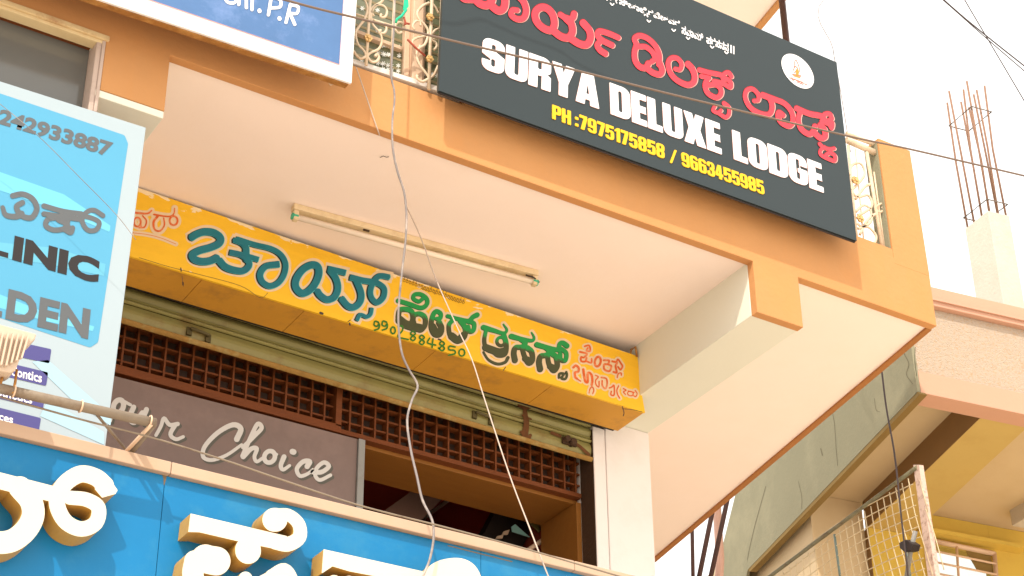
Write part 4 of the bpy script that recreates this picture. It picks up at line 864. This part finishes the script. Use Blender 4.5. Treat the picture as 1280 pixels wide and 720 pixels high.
for i, (x, y) in enumerate([(x+random.uniform(-5, 5), y+random.uniform(-4, 4)) for x in (135, 290, 330, 300, 350, 410, 470, 600, 660, 700, 250) for y in (60, 215, 320, 385, 460, 500)]):
    if x < 250 and 100 < y < 450: continue
    if 280 < x < 460 and y < 230: continue
    if x > 560 and y < 470: continue
    y2 = y+(x-135)*.12
    for k in range(6):
        t = k*math.pi/3+i; fl.append(([(430+x/6+.9*math.cos(t), y2/6+.9*math.sin(t)), (430+x/6+2.6*math.cos(t), y2/6+2.6*math.sin(t))], 1.0))
glyph('frosted_pattern', fl, [], lambda x, y: Y(x, y, FY+.106), FROST, win, cell=.5)['kind'] = 'stuff'
RTH = mat('dull_red_thread', (.34, .07, .04), .8, .2, 20, 0)
rb = thing('tied_ribbon', 'scrap of bright green ribbon tied to the window grille', 'ribbon', tuple(Y(508, 10, 5.96)))
MB().prism([Y(506, -4, 5.96), Y(510, -4, 5.96), Y(511, 8, 5.96), Y(507, 13, 5.96), Y(504, 12, 5.96)], (0, .004, 0)).tube([Y(508, 12, 5.96), Y(502, 20, 5.96), Y(496, 24, 5.96), Y(495, 28, 5.96)], .006, 6).build('ribbon_knot', GREENT, rb)
MB().tube([Y(*p, 5.965) for p in v4([(475, 295), (545, 365), (610, 420)])], .005, 6).build('red_thread', RTH, rb)
MB().tube([Y(*p, 5.965) for p in v4([(450, 130), (460, 165), (450, 190), (470, 175), (490, 180)])], .005, 6).build('red_thread', RTH, rb)

# ------------------------------------------------------------------ pipe rack and lamp
RY = 5.36
pr_ = thing('pipe_bracket', 'rusty horizontal pipe with angled support in front of the clinic board', 'pipe', tuple(Y(190, 530, RY)))
MB().tube([Y(-60, 472, RY), Y(194, 529, RY)], .0165, 12).build('pipe', PIPE, pr_)
MB().tube([Y(192, 530, RY+.01), Y(159, 570, QY+.03)], .0125, 8).build('support_arm', PIPE, pr_)
MB().tube([Y(189, 531, RY-.01), Y(156, 566, QY+.0)], .0065, 8).build('conduit', FRAMEW, pr_)
MB().tube([Y(120, 517, RY+.012), Y(158, 563, QY+.06)], .005, 6).build('brace', PIPE, pr_)
for x, y in ((17, 489), (101, 508), (187, 527)):
    p = Y(x, y, RY); MB().tube([p+Vector((.020*math.cos(t), .020*math.sin(t)*.0+0, 0))+Vector((0, .019*math.cos(t)-.0, .0195*math.sin(t)))-Vector((.020*math.cos(t), 0, 0)) for t in np.linspace(0, 2*math.pi, 13)[:-1]], .0032, 5, closed=True).build('cable_tie', FRAMEW, pr_)
fl_ = thing('flood_light', 'beige finned flood light housing mounted on the pipe at the left edge', 'lamp', tuple(Y(10, 440, RY-.02)))
MB().prism([Y(*p, RY-.05) for p in ((-60, 396), (0, 405), (46, 417), (44, 424), (30, 436), (20, 462), (14, 466), (-60, 452))], (0, .07, 0)).build('housing', LAMPB, fl_, .005)
for k in range(9):
    x = -18+k*6.4; MB().prism([Y(x, 415+k*.6, RY-.052), Y(x+2.2, 415.5+k*.6, RY-.052), Y(x-9+2.2, 455+k*.8-max(0, k-5)*4, RY-.052), Y(x-9, 455+k*.8-max(0, k-5)*4, RY-.052)], (0, -.014, 0)).build('fin', LAMPB, fl_)
MB().tube([Y(21, 462, RY-.01), Y(19, 478, RY-.01), Y(16, 492, RY-.01)], .0045, 6).tube([Y(4, 468, RY-.01), Y(0, 482, RY-.01)], .0045, 6).build('yoke', BROWN, fl_)
MB().tube([Y(2, 462, RY-.02), Y(5, 468, RY-.02)], .010, 8).build('knob', mat('orange_knob', (.6, .2, .05), .6, .1, 20, 0), fl_)

# ------------------------------------------------------------------ cables
def cable(pts, r, m, label, step=6):
    b = MB(); b.tube(crom([tuple(p) for p in pts], step), r, 8); o = b.build('cable', m)
    return tag(o, label, 'cable')
cable([Y(x, y, 5.3) for x, y in ((200, -48), (357, 0), (448, 23), (553, 48), (700, 83), (860, 123), (1060, 170), (1140, 187), (1290, 222))], .0048, CTAN, 'long brown cable crossing the whole front above the ceiling edge')
cable([Y(x, y, 5.80 if y < 480 else 5.80-.42*min(1, (y-480)/180)) for x, y in ((494, -20), (492, 40), (489, 92), (492.5, 112), (493, 128), (490.5, 150), (491, 185), (497, 215), (505, 240), (508, 268), (507, 300), (503, 335), (499, 375), (498, 405), (502, 440), (511, 462), (522, 482), (515, 500), (509, 525), (513, 560), (521, 595), (528, 625), (540, 650), (542, 672), (537, 700), (528, 722), (520, 745))], .0046, CGREY, 'thick grey kinked cable hanging down past the yellow sign', 5)
cable([tuple(Y(445, 84, 5.90)), tuple(Y(452, 104, 5.95)), tuple(Y(463, 136, 5.985)), tuple(Y(473, 165, 5.99)), tuple(Y(475, 170, 6.08))], .0027, CWHITE, 'short off-white cord running from the painted board corner to the ceiling edge')
cable([Y(x, y, yy) for x, y, yy in ((506, 254, 6.43), (526, 297, 6.38), (545, 349, 6.3), (571, 408, 6.18), (590, 450, 6.05), (606, 500, 5.9), (637, 594, 5.66), (662, 660, 5.45), (686, 722, 5.38), (700, 752, 5.36))], .0027, CWHITE, 'thin off-white cord falling diagonally from the ceiling past the green lettering')
cable([Y(x, y, 5.38) for x, y in ((-30, 489), (0, 496), (100, 524), (190, 547), (280, 575), (350, 599), (450, 632), (560, 660), (660, 687), (780, 722))], .0034, PIPE, 'thin steel wire strung along the top of the blue fascia sign')
nf = (.161, .987, 0)
cable([(9.0, 8.0, 12.0), tuple(Y(1032, -4, 7.3)), tuple(Y(1041, 60, 7.0)), tuple(Y(1050, 110, 6.6)), tuple(Y(1058, 158, 6.3)), tuple(Y(1063, 190, 6.2))], .0028, CGREY, 'fine grey wire dropping beside the right edge of the slate board')
cable([Y(x, y, 9.0) for x, y in ((1060, -110), (1180, 0), (1232, 44), (1290, 90))], .006, CBLACK, 'upper dark overhead wire against the white sky')
cable([Y(x, y, 9.05) for x, y in ((1060, -104), (1180, 1), (1232, 47), (1290, 97))], .0045, CBLACK, 'lower dark overhead wire running just beneath its twin in the sky')
cable([Y(x, y, 8.8) for x, y in ((1190, -30), (1206, 0), (1236, 51), (1285, 134))], .0045, CBLACK, 'steep thin overhead wire crossing the other two in the sky')
for o_ in [o for o in bpy.data.objects if o.get('category') == 'cable' and 'overhead' in o['label']]: o_['group'] = 'overhead wires in the sky'
cable([Y(x, y, 5.75) for x, y in ((-40, 100), (0, 130), (50, 172), (100, 222), (145, 268), (170, 300))], .0013, CGREY, 'hair thin wire slanting down across the face of the clinic board')
# a slack cable above the board that throws its shadow on the slate face
shp = [Y(x, y, BY) for x, y in ((550, 27), (570, 30), (600, 24.5), (622, 33), (650, 45), (683, 57), (705, 67), (721, 79), (750, 93), (800, 112))]
t_ = .42; cable([p-Vector((SUN.x, SUN.y, SUN.z))/SUN.y*t_ for p in shp], .006, CBLACK, 'slack black cable hanging in front of the top of the slate board')

# ------------------------------------------------------------------ neighbouring building
ex = Vector((.987, -.161, 0)); ey = Vector((.280, .960, 0)); NP = Y(1147, 490, 7.6)
nn = Vector((.161, .987, 0)); ns = Vector((.960, -.280, 0))
FR = lambda px_, py_, off=0: onp(px_, py_, tuple(nn), tuple(NP+nn*off))
SD = lambda px_, py_, off=0: onp(px_, py_, tuple(ns), tuple(NP+ns*off))
z0n = NP.z
nb = thing('neighbouring_building', 'neighbouring building with rough plaster balcony, pink bands and yellow wall beyond the lodge', 'building', (NP.x, NP.y, 0))
zc1 = FR(1165, 362).z; zc0 = FR(1165, 385).z; zp1 = FR(1165, 467).z
def slabx(zlo, zhi, u0, u1, w0, w1, name, m, bev=0):
    P = [NP+ex*u+ey*w for u, w in ((u0, w0), (u1, w0), (u1, w1), (u0, w1))]
    return MB().hexa([(p.x, p.y, zlo) for p in P]+[(p.x, p.y, zhi) for p in P]).build(name, m, nb, bev)
slabx(zp1+.002, zc0-.002, .024, 5, .012, .14, 'rough_cast_parapet', ROUGH)
slabx(z0n, zp1, .024, 5, 0, .15, 'pink_band', PINK, .003)
slabx(zc0, zc1, -.02, 5, -.03, .17, 'coping', PINK, .004)
slabx(zc0+.035, zc0+.055, -.03, 5, -.045, -.031, 'coping_lip', PINK)

# grey side face
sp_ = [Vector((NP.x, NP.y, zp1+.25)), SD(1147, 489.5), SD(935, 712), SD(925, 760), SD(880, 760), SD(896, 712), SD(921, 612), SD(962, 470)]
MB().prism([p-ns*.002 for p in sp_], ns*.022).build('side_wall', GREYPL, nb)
MB().prism([SD(1147, 490), SD(935, 712), SD(937.5, 714.5), SD(1150, 492.5)], ns*.05).build('edge_trim', NTRIM, nb)
CRK = mat('dark_crack', (.15, .135, .085), .9, .2, 20, 0)
for P, w in (([(1040, 513), (1043, 530), (1045, 560), (1047, 582)], 1.0), ([(998, 602), (1002, 620), (1002, 636)], .9), ([(957, 608), (951, 630), (944, 655), (938, 680), (934, 700)], .9), ([(1026, 561), (1028, 569)], 2), ([(1093, 498), (1095, 512), (1100, 515)], .9), ([(1130, 442), (1136, 455), (1133, 468), (1141, 480)], 1.1), ([(1144, 434), (1143.5, 452), (1146, 470)], 1.4)):
    glyph('crack', [(P, w*.7)], [], lambda x, y: SD(x, y, -.0035), CRK, nb, cell=.35)
slabx(0, z0n-3.0, 0, 5, 0, 9, 'added_lower_storey', NCREAM)  # unseen storey added to keep ground bounce off the soffits
# back wall, beam, columns
def sdu(px_, py_, u): return onp(px_, py_, tuple(ns), tuple(NP+ex*u))
TLb = Z(1233, 516, z0n)
def uof(p): return ((p-NP)-ey*((p-NP).dot(nn)/ey.dot(nn))).dot(ex)
def wof(p): return (p-NP).dot(nn)/ey.dot(nn)
ub = uof(TLb)
zs_ = (sdu(1195, 510, ub).z+sdu(1137, 569, ub).z)/2
Pw = sdu(1078, 627, ub); Pw = Z(1078, 627, zs_); wl_ = wof(Pw); dw = (Pw-NP).dot(nn)
hbz = z0n+.004; ur = uof(Z(1228, 586, hbz))
slabx(zs_, zs_+.12, .1, 5, .151, wl_+.1, 'ceiling', NCREAM)
slabx(hbz, zs_-.001, ub, ur, .152, wl_, 'beam', NYELB)
slabx(hbz-.001, zs_-.002, ub-.004, ub-.001, .153, wl_, 'beam_side', NBROWN)  # thin brown skin carries the shade of the beam's left face
print('NB', z0n, zs_, ub, ur, wl_)
uu = lambda px_, py_: None
colp = onp(1088, 683, tuple(ns), tuple(NP+ex*ub)); wc = (colp-NP).dot(nn)/ey.dot(nn)
slabx(0, hbz-.002, ub, ur-.02, wc, wc+.5, 'column', NYEL)
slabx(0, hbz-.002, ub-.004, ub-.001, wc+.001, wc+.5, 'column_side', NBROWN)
slabx(0, zs_-.003, .12, ub-.005, wl_+.02, wl_+.15, 'back_wall', NCREAM)
slabx(0, zs_-.003, .10, .119, wl_+.0, wl_+6, 'return_wall', NCREAM)
slabx(zs_-.002, zs_+.1, .0225, .5, wl_+.101, wl_+6, 'rear_ceiling', NCREAM)
def BW(px_, py_): return onp(px_, py_, tuple(nn), tuple(NP+nn*dw))
wp = [BW(1160, 677), BW(1240, 694), BW(1248, 790), BW(1165, 775)]
wu0, wu1, wz1 = uof(wp[0])+.0, uof(wp[1]), wp[0].z
slabx(0, zs_-.003, ur+.002, wu0, wl_, wl_+.12, 'back_wall', NYEL)
slabx(0, zs_-.003, wu1, 5, wl_, wl_+.12, 'back_wall', NYEL)
slabx(wz1, zs_-.003, wu0+.001, wu1-.001, wl_, wl_+.12, 'back_wall', NYEL)
slabx(0, wz1-1.3, wu0+.001, wu1-.001, wl_, wl_+.12, 'back_wall', NYEL)
gm = bpy.data.materials.new('clear_window_glass'); gm.use_nodes = True; gn = gm.node_tree.nodes; gl = gm.node_tree.links.new
tr_ = gn.new('ShaderNodeBsdfTransparent'); tr_.inputs[0].default_value = (.9, .93, .9, 1); gs_ = gn.new('ShaderNodeBsdfGlossy'); gs_.inputs['Roughness'].default_value = .05
mxs = gn.new('ShaderNodeMixShader'); mxs.inputs[0].default_value = .12; gl(tr_.outputs[0], mxs.inputs[1]); gl(gs_.outputs[0], mxs.inputs[2]); gl(mxs.outputs[0], gn['Material Output'].inputs[0])
nw = MB().prism([p+nn*.03 for p in wp], nn*.006).build('window', gm, nb)
for i in range(4):
    a, b = wp[i]-nn*.03, wp[(i+1) % 4]-nn*.03; MB().tube([a, b], .022, 4).build('frame', FRAMEW, nw)
for k in (1, 2, 3): t = k/7; MB().tube([wp[0].lerp(wp[3], t)-nn*.04, wp[1].lerp(wp[2], t)-nn*.04], .009, 6).build('bar', FRAMEW, nw)
t = .4; MB().tube([wp[0].lerp(wp[1], t)-nn*.035, wp[3].lerp(wp[2], t)-nn*.035], .010, 6).build('bar', FRAMEW, nw)
MB().prism([p-nn*.022 for p in (BW(1205, 690), BW(1236, 696), BW(1240, 720), BW(1219, 714))], nn*.003).build('curtain', NTRIM, nw)
slabx(BW(1160, 672).z, BW(1160, 672).z+.03, ur+.05, ur+.95, wl_-.1, wl_-.001, 'window_hood', NYEL)
MB().tube([BW(1283, 570), BW(1276, 566), BW(1277, 574)], .01, 6).build('ceiling_hook', NTRIM, nb)


# column stub with rebars on the neighbour's roof terrace
K0 = Y(1235, 263, 8.6); zk = K0.z
st = thing('rebar_column', 'unfinished concrete column stub with tall rusty rebars on the neighbouring terrace', 'column', (K0.x, K0.y, zk))
Kf = onp(1262, 271, tuple(nn), tuple(K0)); Kb = Z(1206, 286, zk)
wv = (Kf-K0); wv.z = 0; dv = Kb-K0
base = [K0, K0+wv, K0+wv+dv, K0+dv]
MB().hexa([(p.x, p.y, zc1-.7) for p in base]+[(p.x, p.y, zk) for p in base]).build('concrete_stub', CONC, st, .006)
ins = lambda u, v: K0+wv*u+dv*v
bars = [(.1, .03), (.5, .03), (.9, .05), (.9, .35), (.9, .68), (.1, .35), (.1, .68), (.1, .96), (.9, .96)]
zt_list = [1.02, .98, 1.03, 1.0, .94, 1.0, 1.04, 1.0, 1.03]
zh = Y(1200, 95, 8.6).z-zk
for (u, v_), k in zip(bars, zt_list):
    p = ins(u, v_); MB().tube([p-up*.02, p+up*zh*.5+Vector((random.uniform(-.012, .012), random.uniform(-.01, .01), 0)), p+up*zh*k*.97+Vector((random.uniform(-.03, .02), random.uniform(-.02, .02), 0))], .0085, 6).build('rebar', REBAR, st)
for f in (.08, .78):
    loop = [ins(u, v_)+up*zh*f for u, v_ in ((.02, -.02), (.98, -.02), (.98, 1.0), (.02, 1.0))]
    MB().tube(loop, .006, 5, closed=True).build('stirrup', TIEW, st)

# ------------------------------------------------------------------ wire mesh panel with post
m0 = SD(1145, 584, -.15); mo = -.15
STAYM = mat('teal_grey_stay', (.16, .22, .20), .6, .2, 20, 0)
mp_ = thing('wire_mesh_panel', 'rusty framed wire mesh balcony guard with a chipped pink post at lower right', 'fence', tuple(m0))
me_ = Z(960, 720, m0.z); md_ = (me_-m0).normalized(); mn = Vector((md_.y, -md_.x, 0))
mS = lambda x, y: onp(x, y, tuple(mn), tuple(m0))
MB().tube([mS(1146, 584), mS(940, 737)], .016, 4).build('top_rail', MESHG, mp_)
MB().prism([mS(1141.5, 581), mS(1148.5, 581), mS(1171, 730), mS(1161, 730)], ns*.03).build('post', MESHP, mp_)
MB().tube([mS(1043, 668), mS(1052, 735)], .008, 6).build('stay', STAYM, mp_)
MB().tube([mS(1133, 690), mS(1140, 735)], .008, 6).build('stay', STAYM, mp_)
print('mesh', m0, me_, mn, ns)
P0, P1 = np.array((1143., 592.)), np.array((948., 738.))
wires = []
for k in range(1, 25):
    t = k/25; tp = P0+(P1-P0)*t
    wires.append([(tp[0], tp[1]), (tp[0]+9-5*t, tp[1]+45), (tp[0]+24-14*t, tp[1]+95), (tp[0]+40-22*t, tp[1]+150)])
for k in range(1, 14):
    q = [(P0[0]-4+k*1.9+d_[0], P0[1]+k*13.2+d_[1]) for d_ in ((0, 0), (-50, 24-k*.6), (-110, 62-k*1.4), (-180, 118-k*2.2), (-240, 168-k*2.5))]
    wires.append(q)
wires += [[(1157, 636), (1168, 668), (1180, 712)], [(1150, 600), (1160, 640)]]
for i, w in enumerate(wires): MB().tube([mS(x, y) for x, y in crom(w, 4)], .0033, 5).build('wire', WIREM, mp_)
cl = thing('clamp_with_stick', 'small black clamp holding a grey stick against the mesh post', 'clamp', tuple(mS(1148, 685)))
p = mS(1147, 684)-ns*.03
MB().prism([mS(1139, 680)-ns*.03, mS(1148, 676)-ns*.03, mS(1157, 682)-ns*.03, mS(1155, 690)-ns*.03, mS(1146, 692)-ns*.03, mS(1140, 687)-ns*.03], -ns*.05).build('clamp_body', METALF, cl, .004)
MB().tube([mS(1154, 665)-ns*.05, mS(1148, 690)-ns*.05, mS(1142, 730)-ns*.05], .014, 8).build('stick', STEEL, cl)
cable([SD(x, y, -.25) for x, y in ((1095, 420), (1101, 455), (1108, 510), (1117, 560), (1122, 600), (1127, 650), (1133, 700), (1137, 740))], .0055, CBLACK, 'dark vertical wire hanging in front of the wire mesh panel')
# dark stair rails and pipe seen under the slab edge
sr = thing('stair_railing', 'dark steel railing bars seen between the white column and grey side wall', 'railing', tuple(Y(880, 700, 9.5)))
for a, b, r in (((865, 655), (867, 760), .014), ((894, 622), (866, 760), .019), ((912, 612), (880, 760), .019)):
    MB().tube([Y(a[0]+(a[0]-b[0])*.25, a[1]-(b[1]-a[1])*.25, 9.5), Y(*b, 9.5)], r, 6).build('bar', DSTEEL, sr)
MB().tube([Y(895, 615, 9.7), Y(897, 650, 9.7), Y(900, 700, 9.7), Y(897, 760, 9.7)], .03, 8).build('waste_pipe', mat('pink_pipe', (.62, .38, .30), .5, .1, 10, 0), sr)
fw = thing('far_white_building', 'sunlit white building glimpsed behind the dark railing bars', 'building', (9.5, 16, 0))
MB().box(9.3, 14.5, 16, 20, 0, 8.6).build('wall', mat('white_far_wall', (.80, .77, .72), .9, .04, 3, .05), fw)
